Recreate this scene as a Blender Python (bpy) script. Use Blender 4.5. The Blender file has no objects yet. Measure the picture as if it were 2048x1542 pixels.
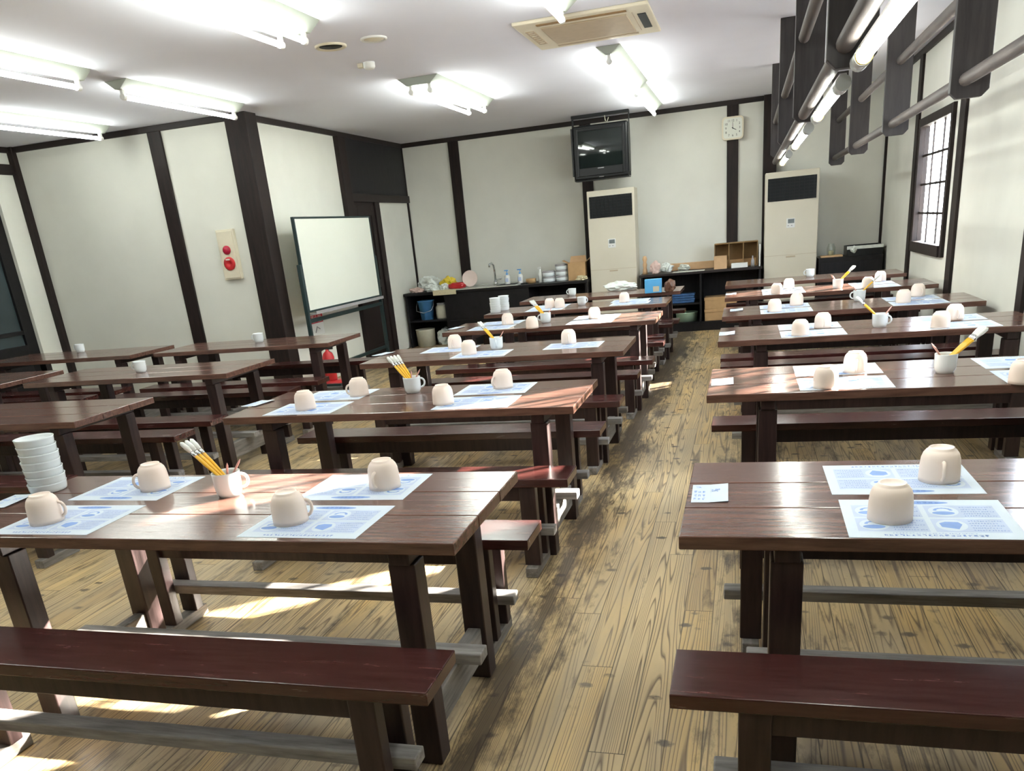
import bpy, bmesh, math, random
from mathutils import Vector, Matrix, noise
S = bpy.context.scene
COL = S.collection
PI = math.pi

# ------------------------------------------------------------------ camera
FOC, YAW, PIT, ROL, CAMH, PCX, PCY = 1606.013, -0.2963276, -0.3587754, -0.095623, 1.40294, 1027.88, 1071.965
Fv = Vector((math.sin(YAW)*math.cos(PIT), math.cos(YAW)*math.cos(PIT), math.sin(PIT)))
Rv = Vector((math.cos(YAW), -math.sin(YAW), 0)); Uv = Rv.cross(Fv)
rv = math.cos(ROL)*Rv + math.sin(ROL)*Uv
uv = -math.sin(ROL)*Rv + math.cos(ROL)*Uv
cd = bpy.data.cameras.new('camera'); cam = bpy.data.objects.new('camera', cd); COL.objects.link(cam)
cam.matrix_world = Matrix(((rv.x, uv.x, -Fv.x, 0), (rv.y, uv.y, -Fv.y, 0), (rv.z, uv.z, -Fv.z, CAMH), (0, 0, 0, 1)))
cd.sensor_fit = 'HORIZONTAL'; cd.sensor_width = 36.0
cd.lens = FOC*36.0/2048
cd.shift_x = -(PCX-1024)/2048; cd.shift_y = (PCY-771)/2048
cd.clip_start = 0.05; cd.clip_end = 200
S.camera = cam
# ------------------------------------------------------------------ world, sun, exposure
S.view_settings.view_transform = 'Standard'; S.view_settings.look = 'None'
S.view_settings.gamma = 1.0; S.view_settings.use_curve_mapping = False
S.view_settings.exposure = 1.35
LAMP_L = 23.0
w = bpy.data.worlds.new('sky'); S.world = w; w.use_nodes = True
bg = w.node_tree.nodes['Background']; bg.inputs[0].default_value = (0.80, 0.90, 1.0, 1); bg.inputs[1].default_value = 9.0
SUN_AZ, SUN_EL = math.radians(37), math.radians(19)
sd = bpy.data.lights.new('sun', 'SUN'); sd.energy = 55.0; sd.angle = math.radians(0.6); sd.color = (1.0, 0.93, 0.82)
sun = bpy.data.objects.new('sun', sd); COL.objects.link(sun)
sun.rotation_euler = Vector((math.cos(SUN_EL)*math.cos(SUN_AZ), math.cos(SUN_EL)*math.sin(SUN_AZ), math.sin(SUN_EL))).to_track_quat('Z', 'Y').to_euler()
sun.location = (6, 6, 6)

# ------------------------------------------------------------------ materials
def nodes(name):
    m = bpy.data.materials.new(name); m.use_nodes = True
    nt = m.node_tree
    return m, nt, nt.nodes['Principled BSDF']
def mat(name, col, rough=0.5, metal=0.0, spec=0.5, var=0.06, scale=18.0, bump=0.0):
    m, nt, b = nodes(name)
    b.inputs['Roughness'].default_value = rough; b.inputs['Metallic'].default_value = metal
    b.inputs['Specular IOR Level'].default_value = spec
    tc = nt.nodes.new('ShaderNodeTexCoord'); n = nt.nodes.new('ShaderNodeTexNoise')
    n.inputs['Scale'].default_value = scale; n.inputs['Detail'].default_value = 4
    nt.links.new(tc.outputs['Object'], n.inputs['Vector'])
    r = nt.nodes.new('ShaderNodeValToRGB')
    r.color_ramp.elements[0].position = 0.3; r.color_ramp.elements[1].position = 0.7
    r.color_ramp.elements[0].color = tuple(c*(1-var) for c in col)+(1,)
    r.color_ramp.elements[1].color = tuple(min(1, c*(1+var)) for c in col)+(1,)
    nt.links.new(n.outputs['Fac'], r.inputs['Fac']); nt.links.new(r.outputs['Color'], b.inputs['Base Color'])
    if bump:
        bp = nt.nodes.new('ShaderNodeBump'); bp.inputs['Strength'].default_value = bump; bp.inputs['Distance'].default_value = 0.01
        nt.links.new(n.outputs['Fac'], bp.inputs['Height']); nt.links.new(bp.outputs['Normal'], b.inputs['Normal'])
    return m
def emis(name, col, s):
    m, nt, b = nodes(name)
    b.inputs['Emission Color'].default_value = col+(1,); b.inputs['Emission Strength'].default_value = s
    b.inputs['Base Color'].default_value = (0.8, 0.8, 0.8, 1)
    return m
def wood(name, c0, c1, axis='x', rough=0.3, scale=14.0, wear=None, wear_amt=0.0, spec=0.5, bump=0.12, ior=1.5):
    """grain running along one axis, per-object offset, optional worn specks"""
    m, nt, b = nodes(name); N = nt.nodes.new; L = nt.links.new
    tc = N('ShaderNodeTexCoord'); oi = N('ShaderNodeObjectInfo')
    add = N('ShaderNodeVectorMath'); add.operation = 'ADD'
    mul = N('ShaderNodeVectorMath'); mul.operation = 'SCALE'; mul.inputs['Scale'].default_value = 37.0
    comb = N('ShaderNodeCombineXYZ')
    for i in range(3): L(oi.outputs['Random'], comb.inputs[i])
    L(comb.outputs[0], mul.inputs[0]); L(tc.outputs['Object'], add.inputs[0]); L(mul.outputs[0], add.inputs[1])
    mp = N('ShaderNodeMapping'); L(add.outputs[0], mp.inputs['Vector'])
    sc = {'x': (0.7, 7, 7), 'y': (7, 0.7, 7), 'z': (7, 7, 0.7)}[axis]
    mp.inputs['Scale'].default_value = sc
    n1 = N('ShaderNodeTexNoise'); n1.inputs['Scale'].default_value = scale*0.5; n1.inputs['Detail'].default_value = 6; n1.inputs['Roughness'].default_value = 0.65
    L(mp.outputs[0], n1.inputs['Vector'])
    r = N('ShaderNodeValToRGB'); r.color_ramp.elements[0].position = 0.32; r.color_ramp.elements[1].position = 0.7
    r.color_ramp.elements[0].color = c0+(1,); r.color_ramp.elements[1].color = c1+(1,)
    L(n1.outputs['Fac'], r.inputs['Fac'])
    out = r.outputs['Color']
    if wear:
        n2 = N('ShaderNodeTexNoise'); n2.inputs['Scale'].default_value = 9; n2.inputs['Detail'].default_value = 8; n2.inputs['Roughness'].default_value = 0.75
        mp2 = N('ShaderNodeMapping'); mp2.inputs['Scale'].default_value = tuple(0.45 if s < 1 else 1.3 for s in sc)
        L(add.outputs[0], mp2.inputs['Vector']); L(mp2.outputs[0], n2.inputs['Vector'])
        r2 = N('ShaderNodeValToRGB'); r2.color_ramp.elements[0].position = 0.70-wear_amt; r2.color_ramp.elements[1].position = 0.74-wear_amt
        L(n2.outputs['Fac'], r2.inputs['Fac'])
        mx = N('ShaderNodeMix'); mx.data_type = 'RGBA'
        L(r2.outputs['Color'], mx.inputs['Factor']); L(out, mx.inputs[6]); mx.inputs[7].default_value = wear+(1,)
        out = mx.outputs[2]
    L(out, b.inputs['Base Color'])
    mr = N('ShaderNodeMapRange'); mr.inputs[3].default_value = rough*0.75; mr.inputs[4].default_value = rough*1.35
    L(n1.outputs['Fac'], mr.inputs[0]); L(mr.outputs[0], b.inputs['Roughness'])
    b.inputs['Specular IOR Level'].default_value = spec; b.inputs['IOR'].default_value = ior
    bp = N('ShaderNodeBump'); bp.inputs['Strength'].default_value = bump; bp.inputs['Distance'].default_value = 0.004
    L(n1.outputs['Fac'], bp.inputs['Height']); L(bp.outputs['Normal'], b.inputs['Normal'])
    return m
def glass_mat(name, tint=(1, 1, 1), refl=0.08):
    m = bpy.data.materials.new(name); m.use_nodes = True; nt = m.node_tree; nt.nodes.clear()
    o = nt.nodes.new('ShaderNodeOutputMaterial'); mx = nt.nodes.new('ShaderNodeMixShader')
    t = nt.nodes.new('ShaderNodeBsdfTransparent'); t.inputs[0].default_value = tint+(1,)
    g = nt.nodes.new('ShaderNodeBsdfGlossy'); g.inputs['Roughness'].default_value = 0.03
    mx.inputs[0].default_value = refl; nt.links.new(t.outputs[0], mx.inputs[1]); nt.links.new(g.outputs[0], mx.inputs[2])
    nt.links.new(mx.outputs[0], o.inputs[0])
    return m
def floor_mat():
    m, nt, b = nodes('floor_boards'); N = nt.nodes.new; L = nt.links.new
    tc = N('ShaderNodeTexCoord'); sp = N('ShaderNodeSeparateXYZ'); L(tc.outputs['Object'], sp.inputs[0])
    def M(op, a, bb=None):
        n = N('ShaderNodeMath'); n.operation = op
        for i, v in enumerate((a, bb)):
            if v is None: continue
            if isinstance(v, (int, float)): n.inputs[i].default_value = v
            else: L(v, n.inputs[i])
        return n.outputs[0]
    PW = 0.105
    px = M('DIVIDE', sp.outputs['X'], PW); idx = M('FLOOR', px); fx = M('FRACT', px)
    wn = N('ShaderNodeTexWhiteNoise'); wn.noise_dimensions = '1D'; L(idx, wn.inputs['W'])
    rnd = wn.outputs['Value']
    yo = M('ADD', sp.outputs['Y'], M('MULTIPLY', rnd, 13.0))
    py = M('DIVIDE', yo, 1.9); idy = M('FLOOR', py); fy = M('FRACT', py)
    wn2 = N('ShaderNodeTexWhiteNoise'); wn2.noise_dimensions = '2D'
    cb = N('ShaderNodeCombineXYZ'); L(idx, cb.inputs[0]); L(idy, cb.inputs[1]); L(cb.outputs[0], wn2.inputs['Vector'])
    rb = wn2.outputs['Value']
    # cathedral grain : warped distance bands inside each board
    cv = N('ShaderNodeCombineXYZ'); L(M('ADD', M('MULTIPLY', fx, 0.105), M('MULTIPLY', rb, 31.0)), cv.inputs[0]); L(M('MULTIPLY', yo, 0.032), cv.inputs[1]); L(M('MULTIPLY', rb, 7.0), cv.inputs[2])
    nz = N('ShaderNodeTexNoise'); nz.inputs['Scale'].default_value = 9.0; nz.inputs['Detail'].default_value = 2.0; nz.inputs['Roughness'].default_value = 0.45
    L(cv.outputs[0], nz.inputs['Vector'])
    band = M('FRACT', M('MULTIPLY', nz.outputs['Fac'], 27.0))
    rr = N('ShaderNodeValToRGB'); e = rr.color_ramp.elements
    e[0].position = 0.0; e[0].color = (0, 0, 0, 1); e[1].position = 1.0; e[1].color = (1, 1, 1, 1)
    x = e.new(0.62); x.color = (0.12, 0.12, 0.12, 1)
    x = e.new(0.86); x.color = (1, 1, 1, 1)
    e[len(e)-1].color = (0.0, 0.0, 0.0, 1)
    L(band, rr.inputs['Fac'])
    grain = rr.outputs['Color']
    base = N('ShaderNodeValToRGB'); e = base.color_ramp.elements
    e[0].color = (0.56, 0.38, 0.165, 1); e[1].color = (0.76, 0.55, 0.26, 1)
    x = e.new(0.3); x.color = (0.72, 0.50, 0.205, 1); x = e.new(0.62); x.color = (0.66, 0.50, 0.27, 1)
    L(rb, base.inputs['Fac'])
    mx = N('ShaderNodeMix'); mx.data_type = 'RGBA'; L(M('MULTIPLY', grain, 0.95), mx.inputs['Factor'])
    L(base.outputs['Color'], mx.inputs[6]); mx.inputs[7].default_value = (0.13, 0.07, 0.028, 1)
    # knots
    kv = N('ShaderNodeCombineXYZ'); L(M('MULTIPLY', sp.outputs['X'], 0.75), kv.inputs[0]); L(M('MULTIPLY', sp.outputs['Y'], 1.1), kv.inputs[1])
    vo = N('ShaderNodeTexVoronoi'); vo.inputs['Scale'].default_value = 8.0; L(kv.outputs[0], vo.inputs['Vector'])
    nd = N('ShaderNodeTexNoise'); nd.inputs['Scale'].default_value = 60; L(tc.outputs['Object'], nd.inputs['Vector'])
    dd = M('ADD', vo.outputs['Distance'], M('MULTIPLY', M('SUBTRACT', nd.outputs['Fac'], 0.5), 0.16))
    kr = N('ShaderNodeValToRGB'); kr.color_ramp.elements[0].position = 0.10; kr.color_ramp.elements[0].color = (1, 1, 1, 1)
    kr.color_ramp.elements[1].position = 0.18; kr.color_ramp.elements[1].color = (0, 0, 0, 1); L(dd, kr.inputs['Fac'])
    mk = N('ShaderNodeMix'); mk.data_type = 'RGBA'; L(M('MULTIPLY', kr.outputs['Color'], 0.95), mk.inputs['Factor'])
    L(mx.outputs[2], mk.inputs[6]); mk.inputs[7].default_value = (0.07, 0.045, 0.025, 1)
    # grey worn patches
    gv = N('ShaderNodeMapping'); gv.inputs['Scale'].default_value = (3.0, 0.5, 1); gv.inputs['Location'].default_value = (3.1, 7.7, 0); L(tc.outputs['Object'], gv.inputs['Vector'])
    gn = N('ShaderNodeTexNoise'); gn.inputs['Scale'].default_value = 1.6; gn.inputs['Detail'].default_value = 7; gn.inputs['Roughness'].default_value = 0.65; L(gv.outputs[0], gn.inputs['Vector'])
    ctr = M('MINIMUM', 1.0, M('MULTIPLY', M('ABSOLUTE', M('ADD', sp.outputs['X'], 0.25)), 1.6))
    gr = N('ShaderNodeValToRGB'); gr.color_ramp.elements[0].position = 0.42; gr.color_ramp.elements[1].position = 0.70; L(M('ADD', gn.outputs['Fac'], M('MULTIPLY', ctr, 0.09)), gr.inputs['Fac'])
    mg_ = N('ShaderNodeMix'); mg_.data_type = 'RGBA'; L(M('MULTIPLY', gr.outputs['Color'], 0.6), mg_.inputs['Factor'])
    L(mk.outputs[2], mg_.inputs[6]); mg_.inputs[7].default_value = (0.33, 0.275, 0.20, 1)
    # dark worn dirt : big irregular stains, strongest along the left edge of the aisle and far away
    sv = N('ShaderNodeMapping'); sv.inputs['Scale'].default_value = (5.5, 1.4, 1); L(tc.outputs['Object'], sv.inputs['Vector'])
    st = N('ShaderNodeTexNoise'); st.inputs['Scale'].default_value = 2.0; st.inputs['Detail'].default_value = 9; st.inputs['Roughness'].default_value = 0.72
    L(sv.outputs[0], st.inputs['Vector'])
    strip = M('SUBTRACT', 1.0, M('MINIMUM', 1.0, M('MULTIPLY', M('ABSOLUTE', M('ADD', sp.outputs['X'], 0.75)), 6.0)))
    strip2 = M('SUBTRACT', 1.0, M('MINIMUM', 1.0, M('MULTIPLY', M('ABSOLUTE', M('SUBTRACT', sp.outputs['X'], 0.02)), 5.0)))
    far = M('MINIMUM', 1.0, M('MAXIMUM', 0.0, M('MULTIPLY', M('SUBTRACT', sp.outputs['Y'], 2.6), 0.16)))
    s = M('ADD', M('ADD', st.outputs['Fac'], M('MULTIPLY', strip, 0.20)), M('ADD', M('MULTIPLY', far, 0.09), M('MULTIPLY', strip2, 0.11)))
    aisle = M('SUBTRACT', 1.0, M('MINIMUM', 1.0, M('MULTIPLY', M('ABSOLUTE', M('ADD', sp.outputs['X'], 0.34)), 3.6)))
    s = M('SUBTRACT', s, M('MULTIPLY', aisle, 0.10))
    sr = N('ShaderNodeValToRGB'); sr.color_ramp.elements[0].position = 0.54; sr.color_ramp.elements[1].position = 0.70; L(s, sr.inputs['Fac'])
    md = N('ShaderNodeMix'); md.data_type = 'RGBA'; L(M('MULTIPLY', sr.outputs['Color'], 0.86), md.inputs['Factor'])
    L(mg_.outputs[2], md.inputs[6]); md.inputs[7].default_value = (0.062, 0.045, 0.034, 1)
    # seams
    se = M('MAXIMUM', M('LESS_THAN', fx, 0.035), M('LESS_THAN', fy, 0.0022))
    ms = N('ShaderNodeMix'); ms.data_type = 'RGBA'; L(M('MULTIPLY', se, 0.75), ms.inputs['Factor'])
    L(md.outputs[2], ms.inputs[6]); ms.inputs[7].default_value = (0.05, 0.032, 0.018, 1)
    L(ms.outputs[2], b.inputs['Base Color'])
    b.inputs['Roughness'].default_value = 0.42; b.inputs['Specular IOR Level'].default_value = 0.4
    bp = N('ShaderNodeBump'); bp.inputs['Strength'].default_value = 0.25; bp.inputs['Distance'].default_value = 0.003
    L(M('SUBTRACT', M('MULTIPLY', grain, -0.5), se), bp.inputs['Height']); L(bp.outputs['Normal'], b.inputs['Normal'])
    return m
M = dict(
    floor=floor_mat(),
    wall=mat('plaster', (0.73, 0.73, 0.665), 0.9, var=0.03, scale=3.0, spec=0.2, bump=0.03),
    ceil=mat('ceiling_board', (0.77, 0.78, 0.86), 0.9, var=0.015, scale=2.0, spec=0.2),
    timber=wood('dark_timber', (0.011, 0.008, 0.008), (0.028, 0.018, 0.016), 'z', 0.5, 10, spec=0.25),
    timberx=wood('dark_timber_beam', (0.011, 0.008, 0.008), (0.027, 0.018, 0.016), 'x', 0.5, 10, spec=0.35),
    timbery=wood('dark_timber_side_beam', (0.011, 0.008, 0.008), (0.027, 0.018, 0.016), 'y', 0.5, 10, spec=0.35),
    top=wood('lacquered_table_top', (0.080, 0.040, 0.030), (0.172, 0.088, 0.066), 'x', 0.16, 13, wear=(0.30, 0.20, 0.14), wear_amt=0.015, bump=0.10, ior=1.6),
    seat=wood('lacquered_seat', (0.036, 0.010, 0.009), (0.075, 0.022, 0.019), 'x', 0.24, 13, wear=(0.30, 0.16, 0.11), wear_amt=0.02, bump=0.08, ior=1.6),
    leg=wood('dark_leg', (0.016, 0.009, 0.009), (0.047, 0.026, 0.025), 'z', 0.36, 12, spec=0.45),
    rail=wood('worn_grey_rail', (0.16, 0.15, 0.145), (0.40, 0.38, 0.36), 'x', 0.6, 12, spec=0.3),
    raily=wood('worn_grey_foot', (0.13, 0.12, 0.112), (0.32, 0.30, 0.28), 'y', 0.6, 12, spec=0.3),
    pole=wood('weathered_pole', (0.045, 0.038, 0.035), (0.13, 0.108, 0.098), 'y', 0.55, 12, spec=0.3, bump=0.3),
    board=wood('hanger_board', (0.026, 0.023, 0.024), (0.052, 0.046, 0.046), 'z', 0.5, 9, spec=0.3),
    black=mat('black_plastic', (0.007, 0.008, 0.009), 0.35, spec=0.35),
    blackwood=mat('black_stained_wood', (0.008, 0.007, 0.008), 0.45, var=0.25, spec=0.3),
    screen=mat('crt_glass', (0.012, 0.017, 0.016), 0.05, var=0.0, spec=0.7),
    cream=mat('cream_metal', (0.74, 0.68, 0.53), 0.45, var=0.02),
    creamd=mat('cream_filter', (0.50, 0.41, 0.29), 0.6, var=0.05),
    ac=mat('aged_beige_panel', (0.66, 0.615, 0.50), 0.5, var=0.03, scale=3),
    grille=mat('dark_grille', (0.008, 0.011, 0.012), 0.5, spec=0.25),
    white=mat('white_enamel', (0.80, 0.81, 0.78), 0.4, var=0.01),
    peach=mat('peach_bisque', (0.88, 0.745, 0.65), 0.38, var=0.015, spec=0.4),
    glaze=mat('white_glaze', (0.74, 0.79, 0.80), 0.15, var=0.01),
    paper=mat('white_paper', (0.60, 0.68, 0.77), 0.75, var=0.012),
    panel=mat('pale_blue_ink', (0.48, 0.565, 0.735), 0.75, var=0.05),
    ink=mat('blue_ink', (0.14, 0.24, 0.56), 0.75, var=0.1),
    ink2=mat('mid_blue_ink', (0.22, 0.35, 0.68), 0.75, var=0.1),
    capmetal=mat('pale_cap_metal', (0.50, 0.52, 0.50), 0.25, 0.3, var=0.02),
    housing=mat('pale_green_white_enamel', (0.36, 0.39, 0.34), 0.5, var=0.02),
    tube=emis('fluorescent_tube', (0.96, 1.0, 0.93), LAMP_L),
    chrome=mat('chrome', (0.7, 0.72, 0.72), 0.15, 1.0, var=0.02),
    steel=mat('stainless', (0.52, 0.54, 0.51), 0.35, 0.35, var=0.05),
    yellow=mat('yellow_lacquer', (0.85, 0.48, 0.03), 0.3, var=0.05),
    bristle=mat('white_bristle', (0.78, 0.80, 0.76), 0.8, var=0.05, scale=90),
    pink=mat('pink_pencil', (0.75, 0.42, 0.36), 0.5),
    red=mat('red_paint', (0.55, 0.025, 0.03), 0.3, var=0.04),
    redl=mat('red_lens', (0.40, 0.012, 0.04), 0.12, var=0.04),
    signred=mat('sign_red', (0.62, 0.03, 0.05), 0.5, var=0.03),
    blueb=mat('blue_plastic', (0.10, 0.32, 0.68), 0.4, var=0.03),
    bluep=mat('sky_blue_card', (0.10, 0.42, 0.78), 0.5, var=0.03),
    navy=mat('navy_cloth', (0.03, 0.09, 0.22), 0.8, var=0.2, scale=40),
    green=mat('pale_green_plastic', (0.42, 0.58, 0.42), 0.4, var=0.04),
    beige=mat('beige_plastic', (0.55, 0.53, 0.42), 0.5, var=0.05),
    card=mat('cardboard', (0.48, 0.30, 0.14), 0.8, var=0.06),
    cardd=mat('brown_cardboard', (0.28, 0.17, 0.07), 0.8, var=0.08),
    kraft=mat('kraft_paper', (0.62, 0.40, 0.22), 0.8, var=0.05),
    bag=mat('crumpled_white_plastic', (0.72, 0.76, 0.72), 0.45, var=0.12, scale=25),
    bagp=mat('pink_paper', (0.66, 0.48, 0.42), 0.6, var=0.08),
    yellowb=mat('yellow_plastic', (0.66, 0.50, 0.03), 0.45, var=0.1),
    pplate=mat('pale_pink_plate', (0.76, 0.62, 0.55), 0.4, var=0.02),
    news=mat('newsprint', (0.60, 0.62, 0.55), 0.85, var=0.2, scale=60),
    wboard=mat('whiteboard_surface', (0.76, 0.78, 0.70), 0.3, var=0.01, scale=2),
    teal=mat('dark_teal_metal', (0.012, 0.03, 0.032), 0.4, var=0.05),
    grey=mat('grey_metal', (0.35, 0.34, 0.35), 0.4, var=0.03),
    lcd=mat('grey_display', (0.16, 0.19, 0.20), 0.3, var=0.05),
    panelwood=wood('black_panel', (0.006, 0.006, 0.008), (0.014, 0.013, 0.016), 'z', 0.45, 12, spec=0.3),
    glass=glass_mat('window_glass'),
    glassd=mat('dark_door_glass', (0.035, 0.05, 0.055), 0.12, var=0.2, scale=1.2),
    jar=glass_mat('jar_glass', (0.86, 0.90, 0.88)),
    slat=mat('weathered_screen', (0.40, 0.40, 0.42), 0.8, var=0.15, scale=9),
    ground=mat('gravel', (0.42, 0.40, 0.36), 0.95, var=0.2, scale=30),
    leaf=mat('leaf_green', (0.10, 0.20, 0.05), 0.6, var=0.35, scale=5),
    bark=mat('bark', (0.12, 0.09, 0.06), 0.9, var=0.3, scale=20),
    brownf=mat('brown_leather', (0.13, 0.06, 0.035), 0.5, var=0.15),
    ffoam=mat('fabric_stripe', (0.62, 0.55, 0.36), 0.8, var=0.1, scale=40),
)

# ------------------------------------------------------------------ builders
class MB:
    def __init__(s): s.b = bmesh.new(); s.mi = 0
    def _f(s, faces):
        for f in faces: f.material_index = s.mi
    def box(s, x0, x1, y0, y1, z0, z1, mtx=None):
        vs = [s.b.verts.new(Vector(p) if mtx is None else mtx @ Vector(p)) for p in
              ((x0,y0,z0),(x1,y0,z0),(x1,y1,z0),(x0,y1,z0),(x0,y0,z1),(x1,y0,z1),(x1,y1,z1),(x0,y1,z1))]
        s._f([s.b.faces.new([vs[i] for i in q]) for q in ((3,2,1,0),(4,5,6,7),(0,1,5,4),(1,2,6,5),(2,3,7,6),(3,0,4,7))])
        return s
    def prism(s, pts, a0, a1, axis='y'):
        """outline extruded along an axis; pts are the other two coordinates"""
        def P(p, a): return {'y': (p[0], a, p[1]), 'x': (a, p[0], p[1]), 'z': (p[0], p[1], a)}[axis]
        A = [s.b.verts.new(P(p, a0)) for p in pts]; B = [s.b.verts.new(P(p, a1)) for p in pts]
        n = len(pts); fs = [s.b.faces.new(A[::-1]), s.b.faces.new(B)]
        for i in range(n): fs.append(s.b.faces.new([A[i], A[(i+1) % n], B[(i+1) % n], B[i]]))
        s._f(fs); return s
    def tube(s, path, r, seg=10, cap=True):
        path = [Vector(p) for p in path]; rs = r if isinstance(r, (list, tuple)) else [r]*len(path)
        rings = []; up = None
        for i, p in enumerate(path):
            d = (path[min(i+1, len(path)-1)]-path[max(i-1, 0)]).normalized()
            if up is None: up = d.orthogonal().normalized()
            up = (up - d*up.dot(d)).normalized(); sd_ = d.cross(up)
            rings.append([s.b.verts.new(p+(up*math.cos(2*PI*k/seg)+sd_*math.sin(2*PI*k/seg))*rs[i]) for k in range(seg)])
        fs = []
        for a, b in zip(rings, rings[1:]):
            for k in range(seg):
                f = s.b.faces.new([a[k], a[(k+1) % seg], b[(k+1) % seg], b[k]]); f.smooth = True; fs.append(f)
        if cap: fs += [s.b.faces.new(rings[0][::-1]), s.b.faces.new(rings[-1])]
        s._f(fs); return s
    def lathe(s, prof, seg=28, c=(0, 0, 0), close=False):
        rings = []
        for r_, z in prof:
            if r_ < 1e-5: rings.append([s.b.verts.new((c[0], c[1], c[2]+z))])
            else: rings.append([s.b.verts.new((c[0]+r_*math.cos(2*PI*k/seg), c[1]+r_*math.sin(2*PI*k/seg), c[2]+z)) for k in range(seg)])
        fs = []
        for a, b in zip(rings, rings[1:]):
            for k in range(seg):
                k2 = (k+1) % seg
                if len(a) == 1 and len(b) == 1: continue
                if len(a) == 1: q = [a[0], b[k2], b[k]]
                elif len(b) == 1: q = [a[k], a[k2], b[0]]
                else: q = [a[k], a[k2], b[k2], b[k]]
                f = s.b.faces.new(q); f.smooth = True; fs.append(f)
        s._f(fs); return s
    def quad(s, pts): s._f([s.b.faces.new([s.b.verts.new(p) for p in pts])]); return s
    def blob(s, c, sx, sy, sz, seed, amp=0.35, freq=1.8, sub=3, base=None):
        r = bmesh.ops.create_icosphere(s.b, subdivisions=sub, radius=1.0)
        for v in r['verts']:
            p = v.co.copy(); n = noise.noise(p*freq+Vector((seed*3.1, seed*1.7, seed*0.9))) + 0.5*noise.noise(p*freq*2.7+Vector((seed, 5, seed*2)))
            q = p*(1+amp*n); q = Vector((q.x*sx, q.y*sy, q.z*sz))+Vector(c)
            if base is not None and q.z < base: q.z = base
            v.co = q
        fs = set(f for v in r['verts'] for f in v.link_faces); s._f(fs); return s
    def done(s, name, m, parent=None, bevel=0.0, recalc=True, loc=None, smooth_angle=None):
        if recalc: bmesh.ops.recalc_face_normals(s.b, faces=s.b.faces)
        me = bpy.data.meshes.new(name); s.b.to_mesh(me); s.b.free()
        for x in (m if isinstance(m, (list, tuple)) else [m]): me.materials.append(M[x])
        o = bpy.data.objects.new(name, me); COL.objects.link(o)
        if parent: o.parent = parent
        if loc: o.location = loc
        if bevel:
            md = o.modifiers.new('bevel', 'BEVEL'); md.width = bevel; md.segments = 2; md.limit_method = 'ANGLE'
        return o
def tag(o, label, cat, group=None, kind=None):
    if label: o['label'] = label
    if cat: o['category'] = cat
    if group: o['group'] = group
    if kind: o['kind'] = kind
    return o
def thing(name, label, cat, loc=(0, 0, 0), rz=0.0, group=None):
    o = bpy.data.objects.new(name, None); COL.objects.link(o); o.empty_display_size = 0.05
    o.location = loc; o.rotation_euler = (0, 0, rz); return tag(o, label, cat, group)
def struct(name, mb, m, bevel=0.0, parent=None, label=None):
    o = mb.done(name, m, parent, bevel)
    if parent is None: o['kind'] = 'structure'
    if label: o['label'] = label
    return o
def dup(root, loc, rz=0.0, label=None, group=None):
    r = root.copy(); COL.objects.link(r); r.location = loc; r.rotation_euler = (0, 0, rz)
    if label: r['label'] = label
    if group: r['group'] = group
    for ch in list(root.children):
        c = ch.copy(); COL.objects.link(c); c.parent = r
        for g in list(ch.children):
            d = g.copy(); COL.objects.link(d); d.parent = c
    return r
def box1(name, m, label, cat, x0, x1, y0, y1, z0, z1, bevel=0.004, group=None):
    b = MB().box(x0-(x0+x1)/2, x1-(x0+x1)/2, y0-(y0+y1)/2, y1-(y0+y1)/2, 0, z1-z0)
    return tag(b.done(name, m, None, bevel, loc=((x0+x1)/2, (y0+y1)/2, z0)), label, cat, group)

# ------------------------------------------------------------------ the room
XR, XW, YB, YA, XL, XLL, ZC, YN, ZH = 1.64, 0.25, 11.6, 7.61, -4.65, -7.4, 2.705, -3.0, 2.705
T = 0.07
struct('floor', MB().box(XLL-T, XR+T, YN-T, YB+T, -0.12, 0), 'floor')
struct('ceiling', MB().box(XLL-T, XR+T, YN-T, YB+T, ZC, ZC+0.1), 'ceil')
struct('wall_back', MB().box(XLL-T, XR+T, YB, YB+T, 0, ZH), 'wall')
struct('wall_front', MB().box(XLL-T, XR+T, YN-T, YN, 0, ZH), 'timber')
# right wall with two windows
W1 = (8.03, 9.43, 0.90, 2.06); W2 = (4.28, 5.63, 1.10, 2.27)
b = MB(); X0, X1 = XR, XR+T
ys = [YN-T, W2[0], W2[1], W1[0], W1[1], YB+T]
for i in (0, 2, 4): b.box(X0, X1, ys[i], ys[i+1], 0, ZH)
for wd in (W1, W2):
    b.box(X0, X1, wd[0], wd[1], 0, wd[2]); b.box(X0, X1, wd[0], wd[1], wd[3], ZH)
struct('wall_right', b, 'wall')
# left side : wall beside the whiteboard, alcove wall, far left wall
struct('wall_left', MB().box(XL-T, XL, YA+0.02, YB, 0, ZC), 'wall')
struct('wall_alcove', MB().box(XLL-T, XL-0.02, YA, YA+T, 0, ZC), 'wall')
struct('wall_far', MB().box(XLL-T, XLL, YN, 4.3, 0, ZC).box(XLL-T, XLL, 4.3, 7.29, 2.5, ZC).box(XLL-T, XLL, 7.29, YA, 0, ZC), 'wall')
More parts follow.
